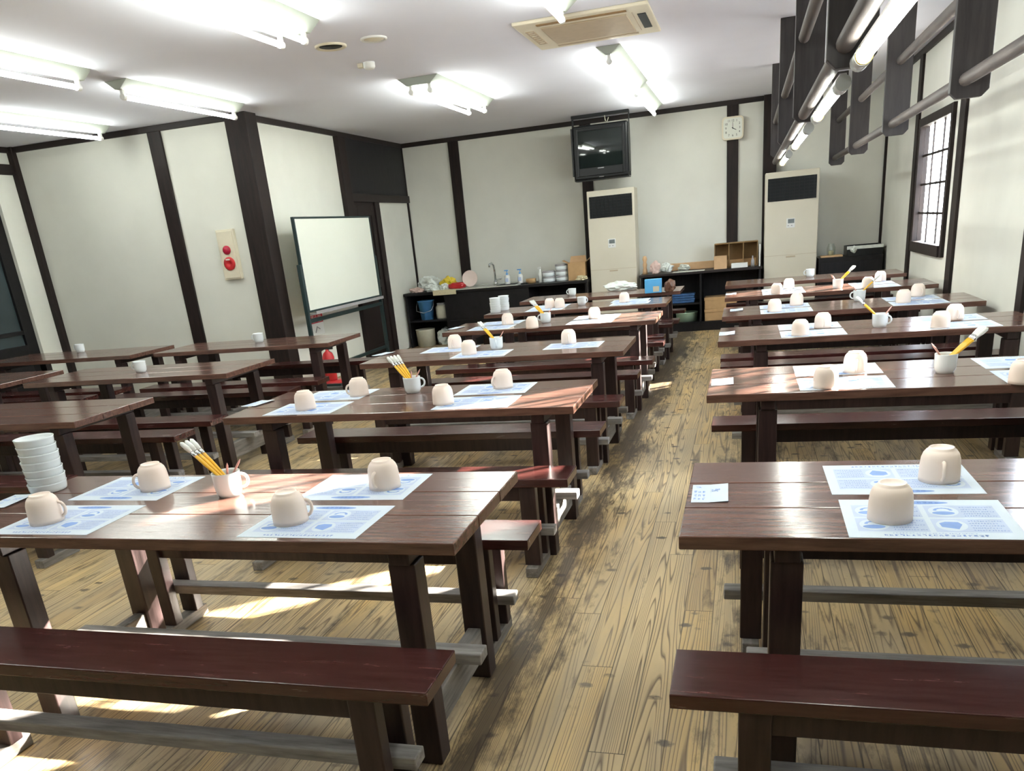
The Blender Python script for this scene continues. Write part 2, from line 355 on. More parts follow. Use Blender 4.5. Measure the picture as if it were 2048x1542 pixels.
# window frames
def window(n, wd, cols, rows, sw=0.022, gap=0.24):
    y0, y1, z0, z1 = wd; f = 0.055
    root = struct('window_%d' % n, MB().box(XR-0.03, XR+0.06, y0-0.02, y0+f, z0-0.02, z1+0.02).box(XR-0.03, XR+0.06, y1-f, y1+0.02, z0-0.02, z1+0.02)
                  .box(XR-0.03, XR+0.06, y0+f, y1-f, z1-f, z1+0.02).box(XR-0.045, XR+0.06, y0+f, y1-f, z0-0.02, z0+f+0.02), 'timber', 0.004)
    a0, a1, c0, c1 = y0+f, y1-f, z0+f+0.02, z1-f
    g = MB()
    for i in range(1, cols):
        y = a0+(a1-a0)*i/cols; g.box(XR+0.012, XR+0.024, y-0.009, y+0.009, c0, c1)
    for i in range(1, rows):
        z = c0+(c1-c0)*i/rows; g.box(XR+0.013, XR+0.023, a0, a1, z-0.010, z+0.010)
    g.done('muntin_grid', 'timber', root)
    MB().box(XR+0.0165, XR+0.0185, a0, a1, c0, c1).done('window_pane', 'glass', root)
    s = MB(); k = 0; y = a0+0.05
    while y < a1:
        s.box(XR+0.10, XR+0.106, y, y+sw, z0-0.2, z1+0.1); y += gap+0.07*((k*7) % 3); k += 1
    s.box(XR+0.09, XR+0.10, a0-0.1, a1+0.1, z0-0.1, z0-0.06).box(XR+0.09, XR+0.10, a0-0.1, a1+0.1, z1+0.02, z1+0.06)
    s.done('outer_slat_screen', 'slat', root)
window(1, W1, 3, 4, 0.05, 0.19); window(2, W2, 4, 4, 0.036, 0.20); 
# timbers
n_t = [0]
def trim(mb, m='timber', bevel=0.004):
    n_t[0] += 1; return struct('trim_%d' % n_t[0], mb, m, bevel)
trim(MB().box(XL-0.13, XL+0.10, YA-0.06, YA+0.14, 0, ZC))                   # corner pillar
trim(MB().box(-5.69, -5.54, YA-0.025, YA, 0, ZC))
trim(MB().box(XLL, XLL+0.07, YA-0.06, YA, 0, ZC))
trim(MB().box(-3.945, -3.80, YB-0.03, YB, 0, ZC))
trim(MB().box(-2.11, -1.965, YB-0.03, YB, 0, ZC))
trim(MB().box(-0.24, -0.10, YB-0.03, YB, 0, ZC))
trim(MB().box(0.20, 0.36, YB-0.10, YB, 0, ZH))
trim(MB().box(XL, XL+0.025, YB-0.03, YB, 0, ZC))
trim(MB().box(XR-0.03, XR, YB-0.035, YB, 0, ZH))
trim(MB().box(XR-0.025, XR, 9.55, 9.69, 0, ZH))
trim(MB().box(XR-0.025, XR, 7.62, 7.80, 0, ZH))
trim(MB().box(XR-0.025, XR, 5.69, 5.81, 0, ZH))
trim(MB().box(XL+0.0, 0.2, YB-0.035, YB, ZC-0.055, ZC), 'timberx')           # cornices
trim(MB().box(XL, XL+0.03, YA+0.14, YB-0.035, ZC-0.055, ZC), 'timbery')
trim(MB().box(XLL+0.07, XL-0.13, YA-0.03, YA, ZC-0.055, ZC), 'timberx')
trim(MB().box(XLL, XLL+0.03, YN, YA-0.06, ZC-0.055, ZC), 'timbery')
trim(MB().box(XLL, XLL+0.035, 4.3, YA-0.06, 2.44, 2.54), 'timbery')
trim(MB().box(XR-0.03, XR, YN, YB-0.035, ZC-0.055, ZC), 'timbery')
# dark panel above the side door, side door
trim(MB().box(XL, XL+0.06, 9.53, 9.72, 0, ZC-0.055))
trim(MB().box(XL, XL+0.055, 9.72, YB-0.035, 1.94, 2.03), 'timbery')
trim(MB().box(XL, XL+0.018, 9.72, YB-0.035, 2.03, ZC-0.055), 'panelwood', 0.0)
trim(MB().box(XL, XL+0.05, 10.36, 10.50, 0, 1.94))
d1 = struct('door_1', MB().box(XL, XL+0.022, 9.72, 10.36, 0.01, 1.94), 'timber')
MB().box(XL+0.022, XL+0.034, 9.74, 9.84, 0.05, 1.9).box(XL+0.022, XL+0.034, 10.24, 10.34, 0.05, 1.9).box(XL+0.022, XL+0.034, 9.84, 10.24, 1.78, 1.9)\
    .box(XL+0.022, XL+0.034, 9.84, 10.24, 0.9, 1.0).box(XL+0.022, XL+0.034, 9.84, 10.24, 0.05, 0.2).done('door_rails', 'timber', d1, 0.003)
d2 = struct('door_2', MB().box(XLL-0.10, XLL-0.04, 4.3, 7.29, 0, 0.10).box(XLL-0.10, XLL-0.04, 4.3, 7.29, 2.4, 2.5).box(XLL-0.10, XLL-0.04, 7.15, 7.29, 0.1, 2.4)
            .box(XLL-0.10, XLL-0.04, 4.3, 4.4, 0.1, 2.4).box(XLL-0.10, XLL-0.04, 5.8, 5.92, 0.1, 2.4).box(XLL-0.10, XLL-0.04, 4.4, 7.15, 0.1, 0.75)
            .box(XLL-0.10, XLL-0.04, 4.4, 7.15, 0.86, 0.9).box(XLL-0.10, XLL-0.04, 4.4, 7.15, 1.75, 2.4), 'blackwood', 0.003)
MB().box(XLL-0.08, XLL-0.07, 4.4, 7.15, 0.1, 2.4).done('door_glass', 'glassd', d2)
# outside
struct('trim_ground', MB().box(XR+T+0.02, 30, -20, 45, -0.4, -0.3), 'ground')

# ------------------------------------------------------------------ ceiling lamps
def lamp_unit(name, label, x, y0, y1, zt, xs=(0.0,), group='fluorescent lamps on the white ceiling'):
    """batten hung on the ceiling, one tube for each offset in xs"""
    L_ = y1-y0; t = thing(name, label, 'ceiling lamp', (x, (y0+y1)/2, zt), 0, group)
    ht = ZC-zt; h = L_/2
    wtop = 0.098+0.5*(max(xs)-min(xs)); wb = 0.022+0.5*(max(xs)-min(xs))
    MB().prism([(-wtop, ht), (wtop, ht), (wb, 0.045), (-wb, 0.045)], -h-0.07, h+0.07).done('batten_housing', 'housing', t, 0.003)
    for xo in xs:
        tb = MB().tube([(xo, -h, 0), (xo, h, 0)], 0.0165, 14).done('fluorescent_tube', 'tube', t)
        for sgn in (-1, 1):
            MB().tube([(xo, sgn*h, 0), (xo, sgn*(h+0.035), 0)], 0.022, 14).box(xo-0.012, xo+0.012, sgn*(h+0.02)-0.014, sgn*(h+0.02)+0.014, 0, 0.05).done('lamp_socket', 'white', t, 0.002)
    return t
ZT = 2.60
lamp_unit('ceiling_lamp', 'double-tube lamp nearest the camera at the top left, left of the round speaker', -2.655, 3.85, 5.08, ZT, (-0.08, 0.08))
lamp_unit('ceiling_lamp', 'single-tube lamp cut by the left edge of the photo, upper of the two', -4.40, 3.90, 5.24, ZT)
lamp_unit('ceiling_lamp', 'single-tube lamp in front of the thick corner pillar', -4.43, 5.76, 7.16, ZT)
lamp_unit('ceiling_lamp', 'single-tube lamp cut by the left edge, above the alcove wall', -5.93, 5.80, 7.20, ZT)
lamp_unit('ceiling_lamp', 'small double-tube lamp left of the ceiling air conditioner, farther back', -2.67, 7.30, 8.85, ZT, (-0.085, 0.085))
lamp_unit('ceiling_lamp', 'single-tube lamp just behind the ceiling air conditioner', -1.05, 7.25, 9.08, ZT)
lamp_unit('ceiling_lamp', 'farthest single-tube lamp, reaching the back wall right of the television', -1.08, 9.24, 11.0, ZT)
lamp_unit('ceiling_lamp', 'lamp whose tip shows at the top edge left of the ceiling air conditioner', -1.10, 4.35, 5.62, ZT)
for (x, y) in ((-2.65, 1.9), (-1.1, 2.4), (-4.4, 2.2), (-5.9, 3.2), (-0.9, 0.1), (-3.2, -0.3)):  # unseen lamps added over the near end, the last two as front fill
    lamp_unit('ceiling_lamp', 'unseen single-tube ceiling lamp added over the near end of the room', x, y-0.62, y+0.62, ZT)

# ------------------------------------------------------------------ ceiling devices
c = thing('ceiling_air_conditioner', 'square cream cassette air conditioner set in the white ceiling', 'air conditioner', (-1.06, 6.43, ZC))
MB().box(-0.45, 0.45, -0.44, 0.44, -0.022, 0.0).done('face_panel', 'cream', c, 0.008)
MB().box(-0.29, 0.29, -0.27, 0.27, -0.030, -0.022).done('intake_grille', 'creamd', c, 0.003)
MB().box(-0.30, 0.30, -0.375, -0.335, -0.026, -0.022).done('air_slot', 'cardd', c)
MB().box(-0.30, 0.30, 0.335, 0.375, -0.026, -0.022).done('air_slot', 'creamd', c)
MB().box(0.355, 0.41, -0.22, 0.22, -0.026, -0.022).done('air_slot', 'grille', c)
g = MB().box(-0.41, -0.40, -0.22, 0.22, -0.026, -0.022).box(-0.36, -0.35, -0.22, 0.22, -0.026, -0.022)
for i in range(8): g.box(-0.40, -0.36, -0.22+i*0.0614, -0.212+i*0.0614, -0.026, -0.022)
g.done('air_slot', 'creamd', c)
MB().box(0.325, 0.331, -0.28, 0.28, -0.0245, -0.022).done('panel_joint', 'creamd', c)
s = thing('ceiling_speaker', 'round ceiling speaker with dark grille and cream ring', 'speaker', (-2.73, 5.78, ZC))
MB().lathe([(0.075, -0.004), (0.10, -0.014), (0.108, -0.008), (0.108, 0.0)], 36).done('ring', 'cream', s)
MB().lathe([(0.0, -0.006), (0.078, -0.006), (0.078, 0.0)], 36).done('grille', 'grille', s)
s = thing('ceiling_vent', 'pale round vent beside the dark ceiling speaker', 'vent', (-2.41, 5.78, ZC))
MB().lathe([(0.066, -0.004), (0.082, -0.012), (0.09, -0.006), (0.09, 0)], 36).done('ring', 'white', s)
MB().lathe([(0.0, -0.008), (0.02, -0.012), (0.068, -0.006), (0.068, 0)], 36).done('cover', 'cream', s)
s = thing('smoke_detector', 'small white detector below the round vent', 'detector', (-2.75, 6.44, ZC))
MB().lathe([(0.0, -0.045), (0.035, -0.045), (0.045, -0.03), (0.045, 0)], 24).done('body', 'white', s)
MB().box(-0.09, -0.045, -0.02, 0.02, -0.03, 0).done('side_clip', 'cream', s, 0.003)

# ------------------------------------------------------------------ pole racks hanging at the right
def rack(name, label, x0, wd, ys, zb, poles, ztop):
    r = thing(name, label, 'rack', (x0, ys[0], 0))
    for y, z in zip(ys, zb):
        ch = 0.028
        MB().prism([(0, ztop), (0, z+ch), (ch, z), (wd-ch, z), (wd, z+ch), (wd, ztop)], y-ys[0]-0.02, y-ys[0]+0.02).done('hanger_board', 'board', r, 0.003)
    for (px_, pz) in poles:
        MB().tube([(px_, -4.2, pz), (px_, -2, pz+0.004), (px_, 0, pz), (px_, 3, pz-0.004), (px_, ys[-1]-ys[0]+0.25, pz)], 0.028, 14).done('round_pole', 'pole', r)
    return r
rack('pole_rack', 'hanging rack of dark boards and round poles above the lit tube lamps', 0.232, 0.145, (3.0, 4.95, 7.2, 9.25), (1.785, 1.81, 1.85, 1.88), ((0.053, 1.85), (0.043, 2.20)), ZC)
rack('pole_rack', 'hanging rack of dark boards and round poles in front of the right wall window', 0.88, 0.16, (4.5, 6.5, 8.5, 10.4), (1.79, 1.79, 1.79, 1.79), ((0.060, 1.865), (0.085, 2.235)), ZC)
def rack_lamp(label, y0, y1):
    t = thing('tube_lamp', label, 'tube lamp', (0.318, (y0+y1)/2, 1.785), 0, 'tube lamps under the hanging rack'); h = (y1-y0)/2
    MB().tube([(0, -h, 0), (0, h, 0)], 0.019, 14).done('fluorescent_tube', 'tube', t)
    MB().box(-0.012, 0.012, -h-0.1, h+0.1, 0.021, 0.032).done('mounting_channel', 'grey', t, 0.002)
    for s_ in (-1, 1):
        MB().tube([(0, s_*h, 0), (0, s_*(h+0.12), 0)], 0.026, 16).done('end_cap', 'capmetal', t)
        MB().tube([(0, s_*(h-0.012), 0), (0, s_*h, 0)], 0.024, 16).done('cap_ring', 'yellow', t)
rack_lamp('nearest lit tube lamp under the hanging rack, cut by the top edge', 1.55, 2.79)
rack_lamp('second lit tube lamp under the hanging rack from the near end', 3.45, 4.40)
rack_lamp('third lit tube lamp under the hanging rack from the near end', 5.13, 6.30)
rack_lamp('farthest lit tube lamp under the hanging rack, by the standing air conditioner', 7.32, 8.45)

# ------------------------------------------------------------------ tables and benches
TW, TL, TH, BH, BW = 0.625, 1.72, 0.70, 0.44, 0.205
def make_table(left_in, right_in):
    t = thing('plank_table', '', 'table')
    b = MB(); q = TW/3
    for i in range(3): b.box(-TL/2, TL/2, -TW/2+i*q+0.0012, -TW/2+(i+1)*q-0.0012, TH-0.034, TH)
    b.done('table_top', 'top', t, 0.003)
    xl, xr = -TL/2+left_in, TL/2-right_in
    for x0, x1 in ((xl, xl+0.075), (xr-0.075, xr)):
        for y0, y1 in ((-TW/2+0.037, -TW/2+0.107), (TW/2-0.107, TW/2-0.037)):
            MB().box(x0, x1, y0, y1, 0, TH-0.075).done('leg', 'leg', t, 0.004)
        MB().box(x0+0.008, x1-0.008, -TW/2+0.025, TW/2-0.025, TH-0.075, TH-0.034).done('bearer', 'leg', t, 0.004)
        MB().box(x0+0.015, x1-0.015, -TW/2+0.107, TW/2-0.107, 0.08, 0.19).done('foot_rail', 'raily', t, 0.004)
    MB().box(xl-0.05, xr+0.062, -0.035, 0.035, 0.19, 0.226).done('stretcher', 'rail', t, 0.004)
    return t
def make_bench():
    t = thing('plank_bench', '', 'bench')
    MB().box(-TL/2, TL/2, -BW/2, BW/2, BH-0.036, BH).done('seat', 'seat', t, 0.003)
    MB().box(-TL/2+0.16, TL/2-0.16, -0.075, -0.045, BH-0.105, BH-0.036).done('apron', 'leg', t, 0.003)
    for x0 in (-TL/2+0.145, TL/2-0.215):
        for y0, y1 in ((-0.092, -0.045), (0.045, 0.092)):
            MB().box(x0, x0+0.070, y0, y1, 0.045, BH-0.036).done('leg', 'leg', t, 0.004)
        MB().box(x0+0.008, x0+0.062, -0.125, 0.125, 0, 0.045).done('foot', 'raily', t, 0.004)
    MB().box(-TL/2+0.09, TL/2-0.09, -0.03, 0.03, 0.160, 0.197).done('stretcher', 'rail', t, 0.004)
    return t
protoL = make_table(0.18, 0.13); protoR = make_table(0.21, 0.13); protoB = make_bench()
used = {'L': False, 'R': False, 'B': False}
def place(kind, proto, loc, rz, label, group):
    if used[kind]: return dup(proto, loc, rz, label, group)
    used[kind] = True; proto.location = loc; proto.rotation_euler = (0, 0, rz); proto['label'] = label; proto['group'] = group; return proto
ORD = ['nearest', 'second nearest', 'third nearest', 'fourth nearest', 'fifth nearest', 'farthest']
LT = [(-0.688, 1.734), (-0.692, 3.300), (-0.690, 4.820), (-0.650, 6.30), (-0.680, 7.56), (-0.640, 8.76)]      # right end x, front y
RT = [(-0.145, 1.80), (-0.150, 3.425), (-0.151, 4.965), (-0.159, 6.213), (-0.172, 7.632), (-0.198, 8.956)]      # left end x, front y
for i, (x, y) in enumerate(LT):
    place('L', protoL, (x-TL/2, y+TW/2, 0), 0, '%s long dark plank table in the row left of the aisle' % ORD[i], 'plank tables left of the aisle')
for i, (x, y) in enumerate(RT):
    place('R', protoR, (x+TL/2, y+TW/2, 0), 0, '%s long dark plank table in the row right of the aisle' % ORD[i], 'plank tables right of the aisle')
AT = [(-3.32, 3.33), (-3.345, 4.72), (-3.30, 6.10)]
for i, (x, y) in enumerate(AT):
    place('L', protoL, (x-TL/2, y+TW/2, 0), 0, ('bare plank table at the left edge behind the white bowl stack', 'plank table with one white mug, middle of the left block', 'plank table with one white mug in front of the whiteboard')[i], 'plank tables in the left block')
BT = [(-5.31, 4.75), (-5.25, 6.08)]
for i, (x, y) in enumerate(BT):
    place('L', protoL, (x-TL/2, y+TW/2, 0), 0, ('plank table end cut by the left edge, left of the middle left table', 'plank table with one white mug by the dark glass door')[i], 'plank tables in the left block')
LB = [(1.565, 2.515), (3.205, 4.03), (4.725, 5.58), (6.165, 7.06), (7.42, 8.30), (8.58, 9.52)]
RB = [(1.625, 2.62), (3.21, 4.15), (4.80, 5.72), (6.06, 6.97), (7.48, 8.38), (8.80, 9.72)]
for side, xs, rows, nm in (('L', LT, LB, 'left'), ('R', RT, RB, 'right')):
    for i, (f, bk) in enumerate(rows):
        x = xs[i][0]+(-TL/2 if side == 'L' else TL/2)
        for y, wh in ((f, 'near side'), (bk, 'far side')):
            o = place('B', protoB, (x-0.004, y, 0), 0, 'dark red plank bench on the %s of the %s %s-row table' % (wh, ORD[i], nm), 'plank benches %s of the aisle' % nm)
            if side == 'R' and i == 1 and y == bk: o.scale = (1, 1, 0.955)
for (x, y), nm in list(zip(AT, ('bare plank table behind the bowl stack', 'middle table of the left block', 'table in front of the whiteboard')))+list(zip(BT, ('table end cut by the left edge', 'table by the dark glass door'))):
    place('B', protoB, (x-TL/2, y-0.17, 0), 0, 'plank bench on the near side of the '+nm, 'plank benches in the left block')
    place('B', protoB, (x-TL/2, y+TW+0.19, 0), 0, 'plank bench on the far side of the '+nm, 'plank benches in the left block')

# ------------------------------------------------------------------ printed place mats
MW, MD = 0.358, 0.262
rnd = random.Random(7)
def glyph(b, x, y, w_, h_, z, n=4):
    for _ in range(n):
        if rnd.random() < 0.55:
            yy = y+h_*rnd.random(); l = w_*(0.5+0.5*rnd.random()); x0 = x+(w_-l)*rnd.random()
            b.quad([(x0, yy, z), (x0+l, yy, z), (x0+l, yy+h_*0.2, z), (x0, yy+h_*0.2, z)])
        else:
            xx = x+w_*rnd.random()*0.85; l = h_*(0.5+0.5*rnd.random()); y0 = y+(h_-l)*rnd.random()
            b.quad([(xx, y0, z), (xx+w_*0.2, y0, z), (xx+w_*0.2, y0+l, z), (xx, y0+l, z)])
def ell(b, cx, cy, rx, ry, z, n=24, a0=0, a1=2*PI):
    b._f([b.b.faces.new([b.b.verts.new((cx+rx*math.cos(a0+(a1-a0)*k/n), cy+ry*math.sin(a0+(a1-a0)*k/n), z)) for k in range(n)])])
def make_mat():
    b = MB(); z = 0.0008
    b.mi = 0; b.box(-MW/2, MW/2, -MD/2, MD/2, 0, z)
    Q = [(-0.155, -0.006, 0.004, 0.088), (0.006, 0.155, 0.004, 0.088), (-0.155, -0.006, -0.092, -0.006), (0.006, 0.155, -0.092, -0.006)]
    b.mi = 1
    for x0, x1, y0, y1 in Q: b.quad([(x0, y0, z+.0003), (x1, y0, z+.0003), (x1, y1, z+.0003), (x0, y1, z+.0003)])
    b.mi = 3; ell(b, 0, 0.108, 0.066, 0.012, z+.0003)
    b.mi = 2
    for k in range(7): glyph(b, -0.045+k*0.0135, 0.102, 0.010, 0.012, z+.0007, 5)
    for qi, (x0, x1, y0, y1) in enumerate(Q):
        cy = (y0+y1)/2; cx = x0+0.038
        b.mi = 0; ell(b, cx, cy, 0.032, 0.036, z+.0006)
        b.mi = 3
        if qi == 3:
            b._f([b.b.faces.new([b.b.verts.new((cx+u, cy+v, z+.0010)) for u, v in ((-.022, -.012), (.010, -.026), (.022, .004), (.016, .020), (-.010, .022), (-.024, .012))])])
        else:
            ell(b, cx-0.002, cy-0.014, 0.024, 0.012, z+.0010)
            for k in range(9):
                a = k/8*PI; p = (cx+0.017*math.cos(a), cy+0.006+0.014*math.sin(a))
                ell(b, p[0], p[1], 0.0045, 0.0032, z+.0010, 8)
        b.mi = 2
        for ln in range(5):
            yy = y1-0.018-ln*0.0148; n = 12 if ln % 2 == 0 else 9+qi % 2
            for k in range(n): glyph(b, x0+0.076+k*0.0058, yy, 0.0046, 0.0058, z+.0006, 3)
    for k in range(19): glyph(b, -0.105+k*0.0112, -0.119, 0.0085, 0.0095, z+.0004, 4)
    for k in range(26): glyph(b, -0.085+k*0.0066, -0.1035, 0.005, 0.0045, z+.0004, 2)
    return tag(b.done('place_mat', ['paper', 'panel', 'ink', 'ink2'], recalc=False), '', 'place mat')
mat0 = make_mat(); mused = [0]
def put_mat(x, y, rz, label):
    o = mat0 if not mused[0] else mat0.copy()
    if mused[0]: COL.objects.link(o)
    mused[0] = 1; o.location = (x, y, TH); o.rotation_euler = (0, 0, rz)
    tag(o, label, 'place mat', 'printed paper mats on the tables')
# ------------------------------------------------------------------ mugs
def handle(b, r, z0, z1, out, th=0.0062, axis=0.0, wd=1.0):
    pts = []
    for k in range(11):
        a = -PI/2+PI*k/10
        pts.append((r-0.004+out*max(0.0, math.cos(a))**0.8, 0, (z0+z1)/2+(z1-z0)/2*math.sin(a)))
    b.tube(pts, th, 10)
def make_bisque():
    t = thing('peach_mug', '', 'mug')
    MB().lathe([(0.0455, 0.0), (0.0490, 0.0), (0.0492, 0.012), (0.0482, 0.040), (0.0464, 0.057), (0.0425, 0.069), (0.0360, 0.0775), (0.0305, 0.0800),
                (0.0305, 0.0840), (0.0270, 0.0840), (0.0260, 0.0805), (0.0, 0.0800)], 36).lathe([(0.0455, 0.0), (0.0455, 0.03), (0.042, 0.058), (0.0, 0.066)], 36).done('mug_body', 'peach', t, recalc=False)
    b = MB(); handle(b, 0.047, 0.012, 0.056, 0.020, 0.0048); b.done('handle', 'peach', t)
    return t
def make_white(name='white_mug'):
    t = thing(name, '', 'mug')
    MB().lathe([(0.0, 0.003), (0.028, 0.003), (0.030, 0.0), (0.034, 0.0), (0.0365, 0.008), (0.040, 0.012), (0.0425, 0.03), (0.0440, 0.074), (0.0445, 0.078), (0.0420, 0.078),
                (0.0405, 0.070), (0.0395, 0.03), (0.036, 0.012), (0.0, 0.010)], 36).done('mug_body', 'glaze', t, recalc=False)
    b = MB(); handle(b, 0.042, 0.020, 0.066, 0.026, 0.0050); b.done('handle', 'glaze', t)
    return t
bis0, wm0 = make_bisque(), make_white()
for ch_ in bis0.children:
    for v_ in ch_.data.vertices: v_.co.z *= 1.05
u2 = {'b': 0, 'w': 0}
def put_bis(x, y, rz, label):
    if u2['b']: dup(bis0, (x, y, TH+0.0012), rz, label, 'upside-down peach mugs')
    else: u2['b'] = 1; bis0.location = (x, y, TH+0.0012); bis0.rotation_euler = (0, 0, rz); tag(bis0, label, 'mug', 'upside-down peach mugs')
def put_white(x, y, rz, label, group='upright white mugs', z=TH):
    if u2['w']: return dup(wm0, (x, y, z), rz, label, group)
    u2['w'] = 1; wm0.location = (x, y, z); wm0.rotation_euler = (0, 0, rz); return tag(wm0, label, 'mug', group)
# brushes
def make_brush():
    t = thing('paint_brush', '', 'brush')
    MB().tube([(0, 0, 0), (0, 0, 0.03), (0, 0, 0.130), (0, 0, 0.165)], [0.0025, 0.0035, 0.0062, 0.0055], 10).done('handle', 'yellow', t)
    MB().tube([(0, 0, 0.165), (0, 0, 0.185)], 0.0060, 10).done('ferrule', 'chrome', t)
    MB().tube([(0, 0, 0.185), (0, 0, 0.205), (0, 0, 0.225), (0, 0, 0.232)], [0.006, 0.0085, 0.0075, 0.002], 10).done('bristles', 'bristle', t)
    return t
def make_pencil():
    return tag(MB().tube([(0, 0, 0), (0, 0, 0.108), (0, 0, 0.122)], [0.0036, 0.0036, 0.0006], 8).done('short_pencil', 'pink'), '', 'pencil')
br0, pe0 = make_brush(), make_pencil(); u3 = {'b': 0, 'p': 0}
def lean(o, base, tip):
    o.location = base; o.rotation_euler = (Vector(tip)-Vector(base)).to_track_quat('Z', 'Y').to_euler()
def put_brush(base, tip, label, group):
    if u3['b']: o = dup(br0, (0, 0, 0), 0, label, group)
    else: o = br0; u3['b'] = 1; tag(o, label, 'brush', group)
    lean(o, base, tip)
def put_pencil(base, tip, label, group):
    o = pe0.copy() if u3['p'] else pe0
    if u3['p']: COL.objects.link(o)
    u3['p'] = 1; tag(o, label, 'pencil', group); lean(o, base, tip)
def brush_cup(x, y, rz, direction, where, nb=3, npn=2, scale_tilt=52):
    put_white(x, y, rz, 'white mug holding yellow brushes on the '+where, 'white mugs holding brushes')
    d = Vector((math.cos(direction), math.sin(direction), 0)); s = Vector((-d.y, d.x, 0)); c = Vector((x, y, TH))
    for k in range(nb):
        off = (k-(nb-1)/2)*0.013
        rim = c + d*0.040 + s*off + Vector((0, 0, 0.085)); base = c - d*0.031 + s*off*0.5 + Vector((0, 0, 0.018))
        put_brush(base, rim, 'yellow paint brush leaning in the white mug on the '+where, 'yellow brushes in the mug on the '+where)
    for k in range(npn):
        d2 = (-d+s*(0.7 if k else -0.3)).normalized()
        rim = c + d2*0.036 + Vector((0, 0, 0.084)); base = c - d2*0.012 + Vector((0, 0, 0.018+0.004*k))
        put_pencil(base, rim, 'short pink pencil in the white mug on the '+where, 'pink pencils in the mug on the '+where)
# what stands on the tables
def tname(side, i): return '%s %s-row table' % (ORD[i], 'left' if side == 'L' else 'right')
def setting(side, i, mats, mugs):
    nm = tname(side, i)
    for (x, y, rz, where) in mats: put_mat(x, y, rz, 'printed paper mat at the %s of the %s' % (where, nm))
    for (x, y, rz, where) in mugs: put_bis(x, y, rz, 'upside-down peach mug on the %s mat of the %s' % (where, nm))
W4 = ('left near', 'left far', 'right near', 'right far')
def mats4(xa, xb, y, j=0.0):
    return [(xa, y+0.157, 0+j, W4[0]), (xa, y+0.470, PI-j, W4[1]), (xb, y+0.157, 0-j, W4[2]), (xb, y+0.470, PI+j, W4[3])]
# pixel helper used only to read placements off the table plane
def pz(px, py, z=TH):
    d = Fv + rv*((px-PCX)/FOC) - uv*((py-PCY)/FOC); t_ = (z-CAMH)/d.z
    return (d.x*t_, d.y*t_)
def mg(px, py, rz, where, r=0.049):
    x, y = pz(px, py); n = math.hypot(x, y); return (x+x/n*r, y+y/n*r, rz, where)
D = math.radians
setting('L', 0, mats4(-2.005, -1.145, 1.734, 0.01), [mg(98, 1051, D(20), W4[0]), mg(314, 984, D(225), W4[1]), mg(585, 1054, D(25), W4[2]), mg(772, 983, D(262), W4[3])])
setting('L', 1, mats4(-2.03, -1.17, 3.30), [mg(613, 822, D(120), W4[0]), mg(720, 794, D(215), W4[1]), mg(888, 812, D(100), W4[2]), mg(1007, 779, D(230), W4[3])])
setting('L', 2, [(-1.94, 5.29, PI, W4[1]), (-1.62, 4.99, 0.02, W4[0]), (-1.05, 5.15, PI, W4[3])], [mg(911, 698, D(268), W4[1]), mg(939, 711, D(95), W4[0]), mg(1138, 689, D(280), W4[3])])
setting('L', 3, mats4(-1.99, -1.17, 6.30), [mg(1016, 650, D(270), W4[1]), mg(1065, 658, D(80), W4[0]), mg(1189, 638, D(285), W4[3])])
setting('L', 4, [(-1.83, 7.74, 0, W4[0]), (-1.84, 8.02, PI, W4[1]), (-1.03, 7.78, 0, W4[2]), (-1.06, 8.05, PI, W4[3])], [mg(1100, 617, D(90), W4[1]), mg(1120, 616.5, D(90), W4[0]), mg(1249, 605.5, D(90), W4[3])])
setting('R', 0, [(0.411, 1.935, -0.01, W4[0]), (0.400, 2.242, PI+0.01, W4[1])], [mg(1778, 1052, D(95), W4[0]), mg(1876, 971, D(268), W4[1])])
setting('R', 1, mats4(0.40, 1.15, 3.425), [mg(1650.7, 780, D(75), W4[0]), mg(1709, 748, D(270), W4[1]), mg(2044, 771, D(80), W4[2])])
setting('R', 2, mats4(0.385, 1.17, 4.965), [mg(1600, 673, D(90), W4[0]), mg(1645, 658, D(275), W4[1]), mg(1880, 658, D(80), W4[2]), mg(1908, 642, D(280), W4[3])])
setting('R', 3, mats4(0.29, 1.17, 6.213), [mg(1549, 625, D(90), W4[0]), mg(1593, 612, D(90), W4[1]), mg(1806, 607, D(80), W4[2]), mg(1835, 594, D(290), W4[3])])
setting('R', 4, mats4(0.33, 1.09, 7.632), [mg(1553, 589, D(90), W4[0]), mg(1577.5, 578, D(270), W4[1]), mg(1735, 577, D(90), W4[2]), mg(1760, 564, D(270), W4[3])])
def cup(px, py, rz, dr, side, i, nb=3, npn=2):
    x, y, _, _ = mg(px, py, 0, '', 0.040); brush_cup(x, y, rz, dr, tname(side, i), nb, npn)
cup(462, 996, D(28), D(172), 'L', 0, 3, 2)
cup(827, 787, D(35), D(150), 'L', 1, 4, 2)
cup(994, 700, D(285), D(155), 'L', 2, 2, 1)
cup(1092, 646, D(200), D(155), 'L', 3, 3, 1)
cup(1164, 611, D(40), D(160), 'L', 4, 0, 0)
cup(1889, 748, D(60), D(5), 'R', 1, 4, 2)
cup(1759, 656, D(330), D(165), 'R', 2, 2, 1)
cup(1718, 603, D(170), D(10), 'R', 3, 1, 1)
cup(1675, 577.5, D(90), D(15), 'R', 4, 3, 2)
for (px, py, rz, lab) in ((283, 745, 190, 'upright white mug on the middle plank table of the left block'), (162, 705, 185, 'upright white mug on the plank table by the dark glass door'),
                          (519, 685, 185, 'upright white mug on the plank table in front of the whiteboard'), (1620, 554, 185, 'upright white mug on the farthest table right of the aisle'), (1145, 592, 175, 'upright white mug on the farthest table left of the aisle')):
    x, y, _, _ = mg(px, py, 0, '', 0.04); put_white(x, y, D(rz), lab)
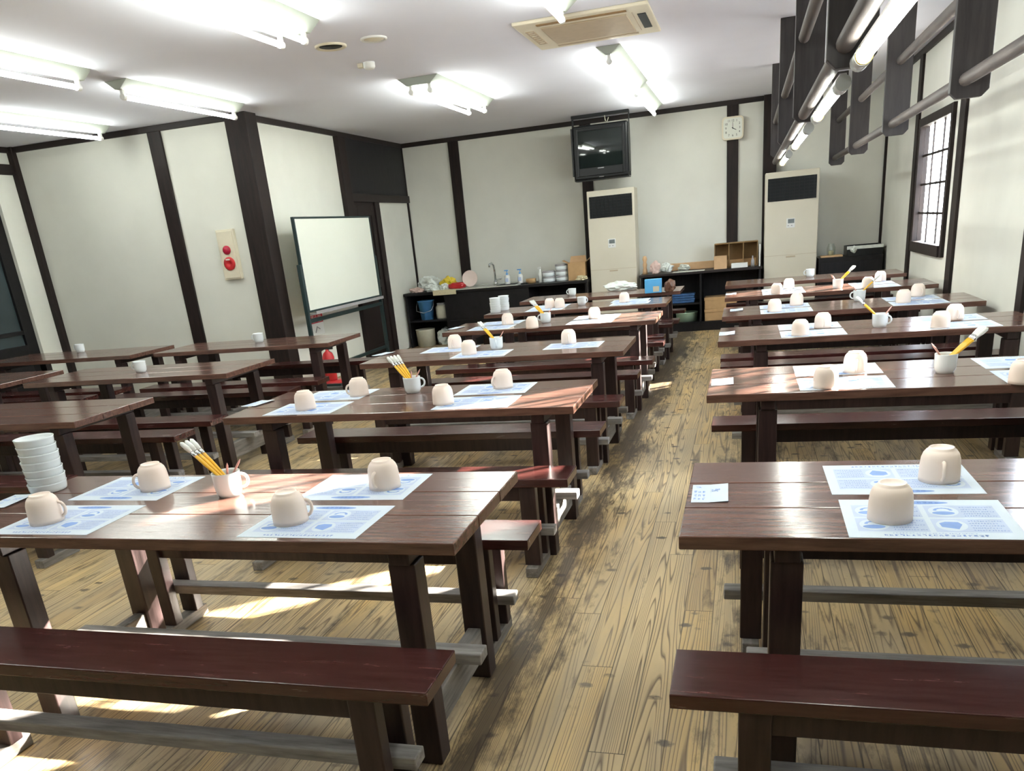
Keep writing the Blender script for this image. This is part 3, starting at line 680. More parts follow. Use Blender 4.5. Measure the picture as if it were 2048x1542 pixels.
# cards
def make_card():
    b = MB(); b.mi = 0
    b.box(-0.0475, 0.0, -0.075, 0.075, 0, 0.0008); b.quad([(0, -0.075, 0.0008), (0.0475, -0.075, 0.004), (0.0475, 0.075, 0.005), (0, 0.075, 0.0008)])
    b.mi = 1
    for r_ in range(3):
        for k in range(3): glyph(b, -0.042+k*0.011, -0.058+r_*0.03, 0.008, 0.017, 0.0012, 4)
    glyph(b, -0.040, 0.045, 0.018, 0.012, 0.0012, 3)
    for k in range(5): glyph(b, 0.004+k*0.0045, 0.006, 0.004, 0.022, 0.0036, 4)
    return tag(b.done('paper_card', ['paper', 'ink2'], recalc=False), '', 'card')
card0 = make_card(); cu = [0]
def put_card(x, y, rz, lab):
    o = card0.copy() if cu[0] else card0
    if cu[0]: COL.objects.link(o)
    cu[0] = 1; o.location = (x, y, TH); o.rotation_euler = (0, 0, rz); tag(o, lab, 'card', 'small paper cards on the tables')
for (px, py, rz, s_, i) in ((1420, 987, 0.02, 'R', 0), (1445, 764, 0.02, 'R', 1), (1454, 667, 0, 'R', 2), (1473, 620, 0, 'R', 3), (1462, 588, 0, 'R', 4), (20, 1003, 0.05, 'L', 0), (517, 807, -0.2, 'L', 1), (768, 708, -0.3, 'L', 2), (913, 656, -0.2, 'L', 3)):
    x, y = pz(px, py); put_card(x, y, rz, 'small white paper card at the end of the '+tname(s_, i))
# bowl stacks
def make_bowl():
    return tag(MB().lathe([(0.0, 0.004), (0.030, 0.004), (0.050, 0.0), (0.0565, 0.0), (0.0595, 0.004), (0.0612, 0.012), (0.0625, 0.026), (0.064, 0.031), (0.0615, 0.031), (0.0595, 0.024), (0.054, 0.012), (0.0, 0.009)], 36).done('white_bowl', 'glaze', recalc=False), '', 'bowl')
bowl0 = make_bowl(); bu = [0]
POS = ('bottom', 'second', 'third', 'fourth', 'fifth', 'sixth', 'top')
def stack(x, y, n, where, sc=1.0):
    for k in range(n):
        o = bowl0.copy() if bu[0] else bowl0
        if bu[0]: COL.objects.link(o)
        bu[0] = 1; o.location = (x+0.0015*((k*5) % 3-1), y, TH+k*0.0268*sc+0.0005); o.rotation_euler = (0, 0, k*0.7); o.scale = (sc, sc, sc)
        nm = 'top' if k == n-1 else POS[k]
        tag(o, 'white bowl, %s%s in %s' % (nm, '' if nm in ('top', 'bottom') else ' from the bottom', where), 'bowl', 'stacked white bowls')
x, y, _, _ = mg(101, 986, 0, '', 0.05); stack(x, y, 7, 'the bowl stack at the left edge')
x, y, _, _ = mg(992, 626, 0, '', 0.05); stack(x, y, 6, 'the left stack on the fifth nearest left-row table', 0.84)
x, y, _, _ = mg(1009, 621, 0, '', 0.05); stack(x, y, 6, 'the right stack on the fifth nearest left-row table', 0.84)

# ------------------------------------------------------------------ left wall things
p = thing('fire_alarm_panel', 'cream fire alarm panel with two round red lamps on the alcove wall', 'fire alarm', (-5.035, YA-0.03, 1.46))
MB().box(-0.10, 0.10, -0.012, 0.03, -0.24, 0.24).done('panel_plate', 'cream', p, 0.004)
MB().box(-0.085, 0.085, -0.020, -0.012, -0.225, 0.225).done('cover', 'cream', p, 0.003)
def facing_disc(prof, c, name, m, par):   # lathe turned to face -Y
    o = MB().lathe(prof, 32).done(name, m, par); o.rotation_euler = (PI/2, 0, 0); o.location = c; return o
facing_disc([(0.043, 0.0), (0.043, 0.012), (0.030, 0.032), (0.0, 0.040)], (-0.002, -0.020, 0.045), 'lamp_dome', 'redl', p)
facing_disc([(0.064, 0.0), (0.064, 0.010), (0.055, 0.018), (0.022, 0.014), (0.014, 0.006), (0.0, 0.006)], (0.0, -0.020, -0.085), 'call_button', 'red', p)
MB().box(-0.026, 0.02, -0.042, -0.036, -0.052, -0.038).done('button_label', 'pplate', p)
# whiteboard on a stand
w_ = thing('whiteboard', 'large mobile whiteboard with dark frame in front of the left wall', 'whiteboard', (-4.36, 8.66, 0))
MB().box(-0.012, 0.012, -0.885, 0.885, 0.845, 1.735).done('board_surface', 'wboard', w_)
MB().box(-0.018, 0.018, -0.905, -0.885, 0.825, 1.755).box(-0.018, 0.018, 0.885, 0.905, 0.825, 1.755).box(-0.018, 0.018, -0.885, 0.885, 1.735, 1.755).box(-0.018, 0.018, -0.885, 0.885, 0.825, 0.845).done('board_frame', 'teal', w_, 0.004)
MB().box(-0.018, 0.075, -0.86, 0.86, 0.800, 0.812).box(0.066, 0.075, -0.86, 0.86, 0.812, 0.832).done('pen_tray', 'grey', w_, 0.002)
for s_ in (-1, 1):
    q = MB().box(-0.02, 0.02, s_*0.925-0.018, s_*0.925+0.018, 0.07, 1.30).done('upright_post', 'teal', w_, 0.004)
    fb = MB().box(-0.22, 0.26, s_*0.925-0.02, s_*0.925+0.02, 0.045, 0.085).done('foot_bar', 'teal', w_, 0.004)
    for xo in (-0.19, 0.23):
        o = MB().lathe([(0.0, -0.012), (0.022, -0.012), (0.022, 0.012), (0.0, 0.012)], 18).done('caster', 'black', fb); o.rotation_euler = (PI/2, 0, 0); o.location = (xo, s_*0.925, 0.0225)
MB().box(-0.018, 0.018, -0.907, 0.907, 0.72, 0.76).box(-0.015, 0.015, -0.907, 0.907, 0.20, 0.235).done('cross_bar', 'teal', w_, 0.004)
# extinguisher sign
sg = thing('fire_extinguisher_sign', 'small red and white fire extinguisher sign on the wall under the whiteboard', 'sign', (XL+0.004, 8.40, 0.64))
MB().box(-0.003, 0.003, -0.16, 0.16, -0.11, 0.11).done('sign_plate', 'white', sg)
MB().box(0.003, 0.005, -0.16, 0.16, 0.02, 0.11).done('red_header', 'signred', sg)
def text_mesh(name, body, size, m, parent, mtx, ext=0.0006):
    cu_ = bpy.data.curves.new(name, 'FONT'); cu_.body = body; cu_.size = size; cu_.align_x = 'CENTER'; cu_.align_y = 'CENTER'; cu_.extrude = ext
    to = bpy.data.objects.new(name+'_tmp', cu_); COL.objects.link(to)
    bpy.context.view_layer.update()
    me = bpy.data.meshes.new_from_object(to.evaluated_get(bpy.context.evaluated_depsgraph_get()))
    bpy.data.objects.remove(to); bpy.data.curves.remove(cu_)
    me.materials.clear(); me.materials.append(M[m]); me.name = name
    o = bpy.data.objects.new(name, me); COL.objects.link(o); o.parent = parent; o.matrix_local = mtx; return o
RX = Matrix(((0, 0, 1, 0), (1, 0, 0, 0), (0, 1, 0, 0), (0, 0, 0, 1)))        # text facing +X, reading along +Y
RY = Matrix(((1, 0, 0, 0), (0, 0, -1, 0), (0, 1, 0, 0), (0, 0, 0, 1)))       # text facing -Y, reading along +X
text_mesh('sign_text', '\u6d88\u706b\u5668', 0.085, 'white', sg, Matrix.Translation((0.0055, 0, 0.062)) @ RX)
MB().tube([(0.005, -0.05, -0.08), (0.005, 0.0, -0.02), (0.005, 0.06, -0.05)], 0.006, 6).done('sign_pictogram', 'grey', sg)
# extinguisher
fx = thing('fire_extinguisher', 'red fire extinguisher standing on a red base below its wall sign', 'fire extinguisher', (-4.47, 8.22, 0))
MB().lathe([(0.0, 0.0), (0.13, 0.0), (0.135, 0.03), (0.11, 0.045), (0.0, 0.045)], 28).done('base_tray', 'red', fx)
MB().lathe([(0.0, 0.045), (0.062, 0.045), (0.066, 0.06), (0.066, 0.30), (0.05, 0.345), (0.02, 0.37), (0.018, 0.385), (0.0, 0.385)], 28).done('cylinder', 'red', fx)
MB().box(-0.03, 0.07, -0.012, 0.012, 0.385, 0.41).box(-0.03, 0.09, -0.012, 0.012, 0.42, 0.432).tube([(-0.02, 0, 0.40), (-0.08, 0, 0.37), (-0.085, 0, 0.22)], 0.009, 8).done('valve_handle', 'black', fx, 0.002)
MB().box(0.0655, 0.067, -0.03, 0.03, 0.15, 0.26).done('label_plate', 'white', fx)

# ------------------------------------------------------------------ back wall
t = thing('television', 'black box television hung from the ceiling on the back wall', 'television', (-1.755, 11.0, 1.955))
MB().prism([(-0.345, 0.0), (0.345, 0.0), (0.345, 0.62), (-0.345, 0.62)], 0.0, 0.16).prism([(-0.26, 0.06), (0.26, 0.06), (0.26, 0.56), (-0.26, 0.56)], 0.16, 0.44).done('cabinet', 'black', t, 0.02)
sb = MB(); n = 12
vv = [[sb.b.verts.new((-0.275+0.55*i/n, -0.012-0.016*(1-((2*i/n-1)**2+(2*j/n-1)**2)/2), 0.135+0.415*j/n)) for i in range(n+1)] for j in range(n+1)]
for j in range(n):
    for i in range(n):
        f = sb.b.faces.new([vv[j][i], vv[j][i+1], vv[j+1][i+1], vv[j+1][i]]); f.smooth = True
sb.done('screen', 'screen', t)
bz = MB().box(-0.305, -0.275, -0.022, 0.0, 0.04, 0.585).box(0.275, 0.305, -0.022, 0.0, 0.04, 0.585).box(-0.275, 0.275, -0.022, 0.0, 0.55, 0.585).box(-0.275, 0.275, -0.022, 0.0, 0.04, 0.135).done('screen_bezel', 'black', t, 0.005)
MB().box(-0.04, 0.04, -0.0235, -0.022, 0.115, 0.125).box(-0.03, 0.03, -0.002, -0.0005, 0.015, 0.022).done('maker_badge', 'grey', bz)
MB().box(-0.365, -0.345, 0.10, 0.14, 0.0, 0.75).box(0.345, 0.355, 0.10, 0.14, 0.0, 0.75).box(-0.365, 0.355, 0.08, 0.16, 0.715, 0.75).box(-0.365, -0.345, 0.0, 0.16, 0.05, 0.60).box(0.345, 0.355, 0.0, 0.16, 0.05, 0.60).box(-0.345, 0.345, 0.02, 0.2, -0.012, 0.0).done('hanging_bracket', 'black', t, 0.003)
MB().tube([(0.05, 0.12, 0.72), (0.06, 0.12, 0.66), (0.08, 0.12, 0.64), (0.10, 0.12, 0.69)], 0.006, 6).done('cable', 'beige', t)
def ac_unit(label, x, y, wd, h, ctrl):
    a = thing('standing_air_conditioner', label, 'air conditioner', (x, y, 0), 0, 'standing air conditioners')
    MB().box(-wd/2, wd/2, -0.17, 0.17, 0, h).done('cabinet', 'ac', a, 0.008)
    MB().box(-wd/2+0.03, wd/2-0.03, -0.176, -0.17, h-0.33, h-0.07).done('outlet_recess', 'grille', a)
    g = MB()
    for k in range(7): g.box(-wd/2+0.035, wd/2-0.035, -0.184, -0.176, h-0.315+k*0.036, h-0.306+k*0.036)
    for k in range(10): g.box(-wd/2+0.06+k*(wd-0.12)/9, -wd/2+0.064+k*(wd-0.12)/9, -0.182, -0.176, h-0.325, h-0.075)
    g.done('louvres', 'black', a)
    cp = MB().box(-0.055, 0.045, -0.176, -0.17, ctrl-0.055, ctrl+0.055).done('control_panel', 'white', a, 0.002)
    MB().box(-0.038, 0.035, -0.179, -0.176, ctrl-0.002, ctrl+0.045).done('display', 'lcd', cp)
    MB().box(-0.04, -0.025, -0.179, -0.176, ctrl-0.035, ctrl-0.025).box(0.0, 0.015, -0.179, -0.176, ctrl-0.035, ctrl-0.025).done('buttons', 'grey', cp)
    MB().box(-wd/2+0.002, wd/2-0.002, -0.1715, -0.17, 0.848, 0.852).done('panel_joint', 'creamd', a)
    MB().box(-0.05, 0.06, -0.177, -0.17, 0.82, 0.838).done('grip_slot', 'creamd', a, 0.002)
ac_unit('beige standing air conditioner under the television', -1.672, 11.27, 0.61, 1.82, 1.17)
ac_unit('beige standing air conditioner at the right, under the tube lamps', 0.536, 11.27, 0.62, 1.81, 1.22)
ck = thing('wall_clock', 'square white wall clock on the dark post of the back wall', 'clock', (-0.168, YB-0.045, 2.385))
def rrect(hw, r_, n=6):
    out = []
    for (sx, sz, a0) in ((1, 1, 0), (-1, 1, PI/2), (-1, -1, PI), (1, -1, 1.5*PI)):
        for k in range(n+1):
            a = a0+PI/2*k/n; out.append((sx*(hw-r_)+r_*math.cos(a), sz*(hw-r_)+r_*math.sin(a)))
    return out
MB().prism(rrect(0.132, 0.045), -0.04, 0.015).done('clock_case', 'cream', ck, 0.004)
dial = MB().prism(rrect(0.113, 0.035), -0.044, -0.040).done('dial', 'wboard', ck)
for h in range(1, 13):
    a = PI/2-h*PI/6; k = min(1/max(abs(math.cos(a)), 1e-6), 1/max(abs(math.sin(a)), 1e-6)); rr_ = 0.083*min(k, 1.12)
    text_mesh('numeral', str(h), 0.036, 'black', dial, Matrix.Translation((rr_*math.cos(a), -0.045, rr_*math.sin(a))) @ RY)
def hand(nm, a, l, wd_, y):
    d = Vector((math.sin(a), 0, math.cos(a))); n_ = Vector((d.z, 0, -d.x))
    MB().prism([(-d.x*0.012+n_.x*wd_, -d.z*0.012+n_.z*wd_), (d.x*l+n_.x*wd_*0.6, d.z*l+n_.z*wd_*0.6), (d.x*l-n_.x*wd_*0.6, d.z*l-n_.z*wd_*0.6), (-d.x*0.012-n_.x*wd_, -d.z*0.012-n_.z*wd_)], y-0.001, y).done(nm, 'black', dial)
hand('hour_hand', 2*PI*4/12, 0.05, 0.0045, -0.047); hand('minute_hand', 0.0, 0.068, 0.003, -0.049)

# counter with sink
CY0, CY1, CZ = 10.95, YB-0.035, 0.745
k_ = thing('kitchen_counter', 'long black counter with a sink along the back wall', 'counter', (-3.34, 11.25, 0))
def cl(x): return x+3.34
def ly(y): return y-11.25
MB().box(cl(-4.62), cl(-2.0), ly(CY0)-0.02, ly(CY1), CZ-0.035, CZ).done('worktop', 'blackwood', k_, 0.003)
for (xa, xb, nm) in ((-4.60, -4.575, 0), (-4.02, -3.995, 0), (-2.83, -2.805, 0), (-2.035, -2.01, 0)):
    MB().box(cl(xa), cl(xb), ly(CY0), ly(CY1), 0.0, CZ-0.035).done('side_panel', 'blackwood', k_)
MB().box(cl(-4.575), cl(-2.035), ly(CY1)-0.015, ly(CY1), 0.0, CZ-0.035).done('back_panel', 'blackwood', k_)
MB().box(cl(-3.995), cl(-2.83), ly(CY0), ly(CY0)+0.02, 0.0, CZ-0.035).done('front_panel', 'blackwood', k_)
MB().box(cl(-3.97), cl(-2.86), ly(CY0)-0.008, ly(CY0), 0.33, 0.345).done('panel_rail', 'black', k_)
MB().box(cl(-4.575), cl(-4.02), ly(CY0)+0.01, ly(CY1)-0.015, 0.345, 0.365).done('shelf', 'blackwood', k_)
MB().box(cl(-2.805), cl(-2.035), ly(CY0)+0.01, ly(CY1)-0.015, 0.43, 0.45).done('shelf', 'blackwood', k_)
sk = MB(); sk.box(cl(-4.0), cl(-2.95), ly(CY0)-0.025, ly(CY0)+0.06, CZ, CZ+0.012).box(cl(-4.0), cl(-2.95), ly(CY1)-0.12, ly(CY1)-0.03, CZ, CZ+0.02)
sk.box(cl(-4.0), cl(-3.75), ly(CY0)+0.06, ly(CY1)-0.12, CZ, CZ+0.008).box(cl(-3.0), cl(-2.95), ly(CY0)+0.06, ly(CY1)-0.12, CZ, CZ+0.012).box(cl(-3.75), cl(-3.0), ly(CY0)+0.06, ly(CY1)-0.12, CZ, CZ+0.002)
sk.done('sink_top', 'steel', k_, 0.003)
f = thing('tap', 'tall curved chrome tap behind the sink', 'tap', (-3.38, 11.36, CZ+0.002))
MB().tube([(0, 0, 0), (0, 0, 0.20), (-0.005, -0.02, 0.27), (-0.02, -0.06, 0.30), (-0.035, -0.10, 0.285), (-0.04, -0.115, 0.25)], 0.014, 12).done('spout', 'chrome', f)
MB().lathe([(0, 0), (0.035, 0), (0.03, 0.03), (0.022, 0.06), (0, 0.06)], 20).done('tap_base', 'chrome', f)
MB().tube([(0, 0, 0.07), (0.10, -0.02, 0.085)], 0.010, 10).done('lever', 'chrome', f)
def pump(x, lab):
    s = thing('soap_pump_bottle', lab, 'bottle', (x, 11.22, CZ+0.012), 0, 'soap bottles behind the sink')
    MB().lathe([(0, 0), (0.036, 0), (0.038, 0.01), (0.038, 0.095), (0.03, 0.115), (0.014, 0.122), (0, 0.122)], 24).done('bottle_body', 'white', s)
    MB().lathe([(0.015, 0.122), (0.016, 0.14), (0.006, 0.145), (0.006, 0.175), (0, 0.175)], 16).box(-0.035, 0.02, -0.011, 0.011, 0.172, 0.185).done('pump_head', 'blueb', s)
    MB().box(-0.022, 0.022, -0.0395, -0.036, 0.03, 0.08).done('bottle_label', 'panel', s)
box1('wash_tray', 'grille', 'dark low tray on the counter under the soap bottles', 'tray', -3.30, -2.86, 11.10, 11.36, CZ+0.002, CZ+0.012)
pump(-3.165, 'left white soap bottle with blue pump behind the sink'); pump(-2.98, 'right white soap bottle with blue pump behind the sink')
o = tag(MB().lathe([(0, 0), (0.062, 0), (0.07, 0.03), (0.07, 0.06), (0.066, 0.06), (0.058, 0.01), (0, 0.008)], 24).done('wooden_bowl', 'card', loc=(-2.83, 11.22, CZ)), 'small brown bowl between the soap and the stacked containers', 'bowl')
s = thing('spray_bottle', 'slim white spray bottle beside the stacked round containers', 'bottle', (-2.69, 11.2, CZ))
MB().lathe([(0, 0), (0.032, 0), (0.032, 0.11), (0.014, 0.15), (0.012, 0.17), (0, 0.17)], 20).done('bottle_body', 'white', s)
MB().box(-0.02, 0.012, -0.01, 0.01, 0.17, 0.205).box(-0.034, -0.02, -0.004, 0.004, 0.178, 0.198).done('trigger', 'white', s, 0.002)
def make_tub():
    t = thing('round_container', '', 'container')
    MB().lathe([(0, 0), (0.078, 0), (0.086, 0.008), (0.088, 0.05), (0, 0.05)], 28).done('tub', 'glaze', t)
    MB().lathe([(0.090, 0.05), (0.091, 0.066), (0.084, 0.072), (0, 0.072)], 28).done('lid', 'grey', t)
    return t
tub = make_tub()
sp_ = [(-2.57, 0, 'left stack, lower'), (-2.57, 1, 'left stack, upper'), (-2.385, 0, 'right stack, bottom'), (-2.385, 1, 'right stack, middle'), (-2.385, 2, 'right stack, top')]
for j, (x, k, lab) in enumerate(sp_):
    l_ = 'white round container with grey lid on the counter, '+lab
    if j: dup(tub, (x, 11.2, CZ+k*0.0725), 0, l_, 'stacked round containers on the counter')
    else: tub.location = (x, 11.2, CZ); tag(tub, l_, None, 'stacked round containers on the counter')
bx = thing('open_cardboard_box', 'open cardboard box with raised flaps at the right end of the counter', 'box', (-2.17, 11.2, CZ), 0.06)
MB().box(-0.115, 0.115, -0.10, 0.10, 0, 0.006).box(-0.115, 0.115, -0.10, -0.096, 0.006, 0.22).box(-0.115, 0.115, 0.096, 0.10, 0.006, 0.22).box(-0.115, -0.111, -0.096, 0.096, 0.006, 0.22).box(0.111, 0.115, -0.096, 0.096, 0.006, 0.22).done('box_body', 'card', bx)
MB().quad([(-0.115, 0.10, 0.22), (0.115, 0.10, 0.22), (0.10, 0.14, 0.30), (-0.10, 0.14, 0.30)]).done('flap', 'kraft', bx)
MB().quad([(-0.115, -0.10, 0.22), (-0.115, 0.10, 0.22), (-0.19, 0.09, 0.262), (-0.19, -0.09, 0.262)]).done('flap', 'card', bx)
MB().quad([(0.115, -0.10, 0.22), (0.115, 0.10, 0.22), (0.18, 0.09, 0.275), (0.18, -0.09, 0.275)]).done('flap', 'card', bx)
for md_ in bx.children[1:]:
    so = md_.modifiers.new('solid', 'SOLIDIFY'); so.thickness = 0.004
def blob1(name, m, lab, cat, c, sx, sy, sz, seed, amp=0.35, freq=1.8, group=None):
    z0 = c[2]; b = MB().blob((0, 0, sz*0.75), sx, sy, sz, seed, amp, freq, base=0.0)
    return tag(b.done(name, m, loc=(c[0], c[1], z0)), lab, cat, group)
blob1('plastic_bag', 'bag', 'big crumpled white plastic bag at the left end of the counter', 'bag', (-4.32, 11.28, CZ), 0.17, 0.13, 0.11, 1, 0.5, 2.2)
blob1('plastic_bag', 'bag', 'small crumpled white bag at the front left edge of the counter', 'bag', (-4.22, 11.04, CZ), 0.10, 0.07, 0.055, 2, 0.4, 2.2)
blob1('plastic_bag', 'bag', 'small crumpled white bag beside the yellow bag on the counter', 'bag', (-4.04, 11.05, CZ+0.008), 0.07, 0.06, 0.05, 3, 0.4, 2.2)
blob1('paper_packet', 'bagp', 'crumpled pink packet at the left corner of the counter', 'packet', (-4.45, 11.04, CZ), 0.10, 0.06, 0.04, 4, 0.5, 2.5)
blob1('yellow_bag', 'yellowb', 'yellow plastic bag among the clutter on the counter', 'bag', (-4.03, 11.24, CZ+0.010), 0.11, 0.09, 0.095, 5, 0.45, 2.0)
blob1('red_cloth', 'red', 'folded red cloth on the edge of the sink', 'cloth', (-3.86, 11.07, CZ+0.013), 0.135, 0.065, 0.05, 6, 0.25, 1.5)
o = tag(MB().lathe([(0, 0.0), (0.07, 0.0), (0.105, 0.012), (0.112, 0.018), (0.105, 0.018), (0.065, 0.006), (0, 0.006)], 36).done('plate', 'pplate', loc=(-3.74, 11.32, CZ+0.118)), 'pale pink round plate leaning behind the red cloth', 'plate')
o.rotation_euler = (D(80), 0, D(8))
o = tag(MB().box(-0.17, 0.17, -0.10, 0.08, 0.0, 0.002).box(-0.17, 0.17, -0.102, -0.1, -0.06, 0.002).done('folded_cloth', 'ffoam', loc=(-3.83, 11.0, CZ+0.012)), 'beige cloth hanging over the front edge of the sink', 'cloth')
o.location = (-3.99, 10.995, CZ+0.0125)
blob1('plastic_bag', 'ffoam', 'crumpled beige paper by the open cardboard box', 'paper', (-2.09, 11.02, CZ), 0.07, 0.05, 0.035, 8, 0.5, 2.4)
bk = thing('bucket', 'blue plastic bucket on the shelf under the counter', 'bucket', (-4.37, 11.12, 0.365))
MB().lathe([(0, 0), (0.085, 0), (0.115, 0.25), (0.122, 0.25), (0.122, 0.262), (0.110, 0.262), (0.08, 0.006), (0, 0.006)], 28).done('bucket_body', 'blueb', bk, recalc=False)
MB().tube([(-0.12, 0, 0.25), (-0.13, -0.05, 0.19), (-0.11, -0.11, 0.13), (0.0, -0.135, 0.10), (0.11, -0.11, 0.13), (0.13, -0.05, 0.19), (0.12, 0, 0.25)], 0.004, 6).done('bail_handle', 'grey', bk)
jr = thing('plastic_jar', 'beige jar beside the blue bucket', 'jar', (-4.14, 11.12, 0.365))
MB().lathe([(0, 0), (0.08, 0), (0.085, 0.02), (0.085, 0.16), (0.06, 0.19), (0, 0.19)], 24).done('jar_body', 'beige', jr)
MB().lathe([(0.062, 0.19), (0.062, 0.215), (0, 0.215)], 24).done('jar_lid', 'grey', jr)
tag(MB().lathe([(0, 0), (0.128, 0), (0.138, 0.22), (0.143, 0.235), (0.133, 0.235), (0.12, 0.01), (0, 0.008)], 28).done('beige_tub', 'beige', loc=(-4.42, 11.10, 0.0), recalc=False), 'beige tub on the floor in the left bay of the counter', 'tub')
blob1('plastic_bag', 'bag', 'grey white bag on the floor beside the beige tub under the counter', 'bag', (-4.15, 11.2, 0.0), 0.11, 0.12, 0.13, 9, 0.5, 2.0)
for j, (x, y) in enumerate(((-2.70, 11.08), (-2.60, 11.2), (-2.45, 11.06), (-2.33, 11.16), (-2.20, 11.06))):
    o = tag(MB().lathe([(0, 0), (0.03, 0), (0.036, 0.10), (0.034, 0.10), (0.028, 0.006), (0, 0.005)], 20).done('drinking_glass', 'jar', loc=(x, y, 0.45), recalc=False), 'clear glass on the shelf under the right end of the counter', 'glass', 'clear glasses under the counter')

# bookcase like shelf between the air conditioners
SY0, SY1, SZ = 11.0, YB-0.035, 0.745
sh = thing('open_shelf', 'low black open shelf between the two standing air conditioners', 'shelf', (-0.55, 11.3, 0))
def sx_(x): return x+0.55
def sy_(y): return y-11.3
MB().box(sx_(-1.33), sx_(0.205), sy_(SY0)-0.015, sy_(SY1), SZ-0.03, SZ).done('shelf_top', 'timberx', sh, 0.003)
for x in (-1.31, -0.56, 0.165): MB().box(sx_(x), sx_(x)+0.025, sy_(SY0), sy_(SY1), 0.10, SZ-0.03).done('side_panel', 'blackwood', sh)
MB().box(sx_(-1.31), sx_(0.19), sy_(SY1)-0.015, sy_(SY1), 0.10, SZ-0.03).done('back_panel', 'panelwood', sh)
MB().box(sx_(-1.31), sx_(0.19), sy_(SY0)+0.01, sy_(SY1), 0.0, 0.10).done('plinth', 'blackwood', sh)
MB().box(sx_(-1.31), sx_(0.19), sy_(SY0), sy_(SY1), 0.10, 0.115).done('bottom_board', 'blackwood', sh)
MB().box(sx_(-1.285), sx_(-0.56), sy_(SY0)+0.005, sy_(SY1)-0.015, 0.34, 0.358).done('inner_shelf', 'blackwood', sh)
tag(MB().lathe([(0, 0), (0.13, 0), (0.14, 0.10), (0.146, 0.105), (0.146, 0.115), (0.136, 0.115), (0.125, 0.01), (0, 0.008)], 30).done('plastic_basin', 'green', loc=(-0.74, 11.2, 0.115), recalc=False), 'pale green round basin on the bottom of the open shelf', 'basin')
def cloth(x, z, lab):
    tag(MB().box(-0.15, 0.15, -0.10, 0.10, 0, 0.028).done('folded_cloth', 'navy', loc=(x, 11.15, z), bevel=0.01), lab, 'cloth', 'folded navy cloths on the open shelf')
for k in range(4): cloth(-0.78+0.006*(k % 2), 0.358+k*0.0285, 'folded navy cloth on the open shelf, %s of the pile' % ('lowest', 'second from the bottom', 'third from the bottom', 'uppermost')[k])
for k in range(2):
    bx = thing('flat_cardboard_box', '%s of two brown cardboard boxes in the right bay of the open shelf' % ('lower', 'upper')[k], 'box', (-0.30, 11.2, 0.115+k*0.146), 0, 'cardboard boxes in the open shelf')
    MB().box(-0.20, 0.20, -0.15, 0.15, 0, 0.13).done('box_body', 'card', bx, 0.003); MB().box(-0.205, 0.205, -0.155, 0.155, 0.105, 0.145).done('box_lid', 'card', bx, 0.003)
# things on top of the shelf
tr = thing('divided_wooden_tray', 'upright brown wooden case with three compartments on the open shelf', 'case', (-0.115, 11.36, SZ), 0.0)
b = MB().box(-0.27, 0.27, 0.09, 0.10, 0, 0.30).box(-0.27, 0.27, -0.10, 0.09, 0, 0.012).box(-0.27, 0.27, -0.10, 0.09, 0.288, 0.30)
for x in (-0.27, -0.095, 0.083, 0.258): b.box(x, x+0.012, -0.10, 0.09, 0.012, 0.288)
b.done('case_body', 'cardd', tr, 0.002)
MB().box(-0.25, 0.25, 0.0, 0.085, 0.012, 0.09).done('case_filling', 'card', tr, 0.004)
box1('kraft_box', 'kraft', 'plain tan box in front of the compartment case', 'box', -0.385, -0.225, 11.08, 11.22, SZ, SZ+0.155)
box1('white_box', 'white', 'low white box in front of the compartment case', 'box', -0.17, 0.03, 11.06, 11.20, SZ, SZ+0.055)
box1('white_board', 'white', 'narrow white panel standing at the right end of the open shelf', 'panel', 0.165, 0.182, 11.06, 11.3, SZ, SZ+0.26)
box1('wooden_plank', 'kraft', 'long tan plank lying at the back of the open shelf', 'plank', -1.0, -0.40, 11.45, 11.53, SZ, SZ+0.09)
for (i, (x, y, s3, m_)) in enumerate(((-1.13, 11.12, (0.07, 0.05, 0.085), 'bagp'), (-1.0, 11.3, (0.075, 0.06, 0.065), 'bag'), (-0.78, 11.36, (0.075, 0.065, 0.045), 'news'))):
    blob1('crumpled_paper', m_, ('crumpled pink paper', 'crumpled pale wrapping', 'crumpled newspaper')[i]+' heaped on the left half of the open shelf', 'paper', (x, y, SZ+0.0005), *s3, 20+i, 0.5, 2.2)
o = tag(MB().box(-0.20, 0.20, -0.10, 0.09, 0, 0.006).done('newspaper', 'news', loc=(-0.70, 11.09, SZ), bevel=0.002), 'flat folded newspaper on the open shelf', 'newspaper')
st = thing('wooden_figure', 'small carved tan figure at the left end of the open shelf', 'figure', (-1.27, 11.2, SZ))
MB().lathe([(0, 0), (0.035, 0), (0.03, 0.05), (0.022, 0.08), (0.03, 0.12), (0.02, 0.15), (0.032, 0.19), (0.02, 0.225), (0, 0.23)], 16).done('figure_body', 'kraft', st)
gb = tag(MB().lathe([(0, 0), (0.022, 0), (0.022, 0.07), (0.008, 0.10), (0.008, 0.13), (0, 0.13)], 16).done('small_bottle', 'grey', loc=(0.09, 11.10, SZ)), 'small grey bottle right of the low white box', 'bottle')
# things on the farthest left table
x, y = pz(1240, 581)
blob1('plastic_bag', 'bag', 'crumpled white plastic bag on the farthest table left of the aisle', 'bag', (x, y+0.05, TH), 0.17, 0.10, 0.055, 31, 0.45, 2.2)
x, y = pz(1306, 586)
bb = thing('blue_box', 'sky blue box with a pale label on the farthest table left of the aisle', 'box', (x, y+0.05, TH), 0.03)
MB().box(-0.085, 0.085, -0.05, 0.05, 0, 0.135).done('box_body', 'bluep', bb, 0.002); MB().box(0.0, 0.062, -0.0515, -0.05, 0.012, 0.065).done('box_label', 'beige', bb)
x, y = pz(1337, 584)
blob1('brown_pouch', 'brownf', 'dark brown pouch beside the sky blue box', 'pouch', (x+0.01, y+0.05, TH), 0.06, 0.05, 0.07, 33, 0.3, 1.6)
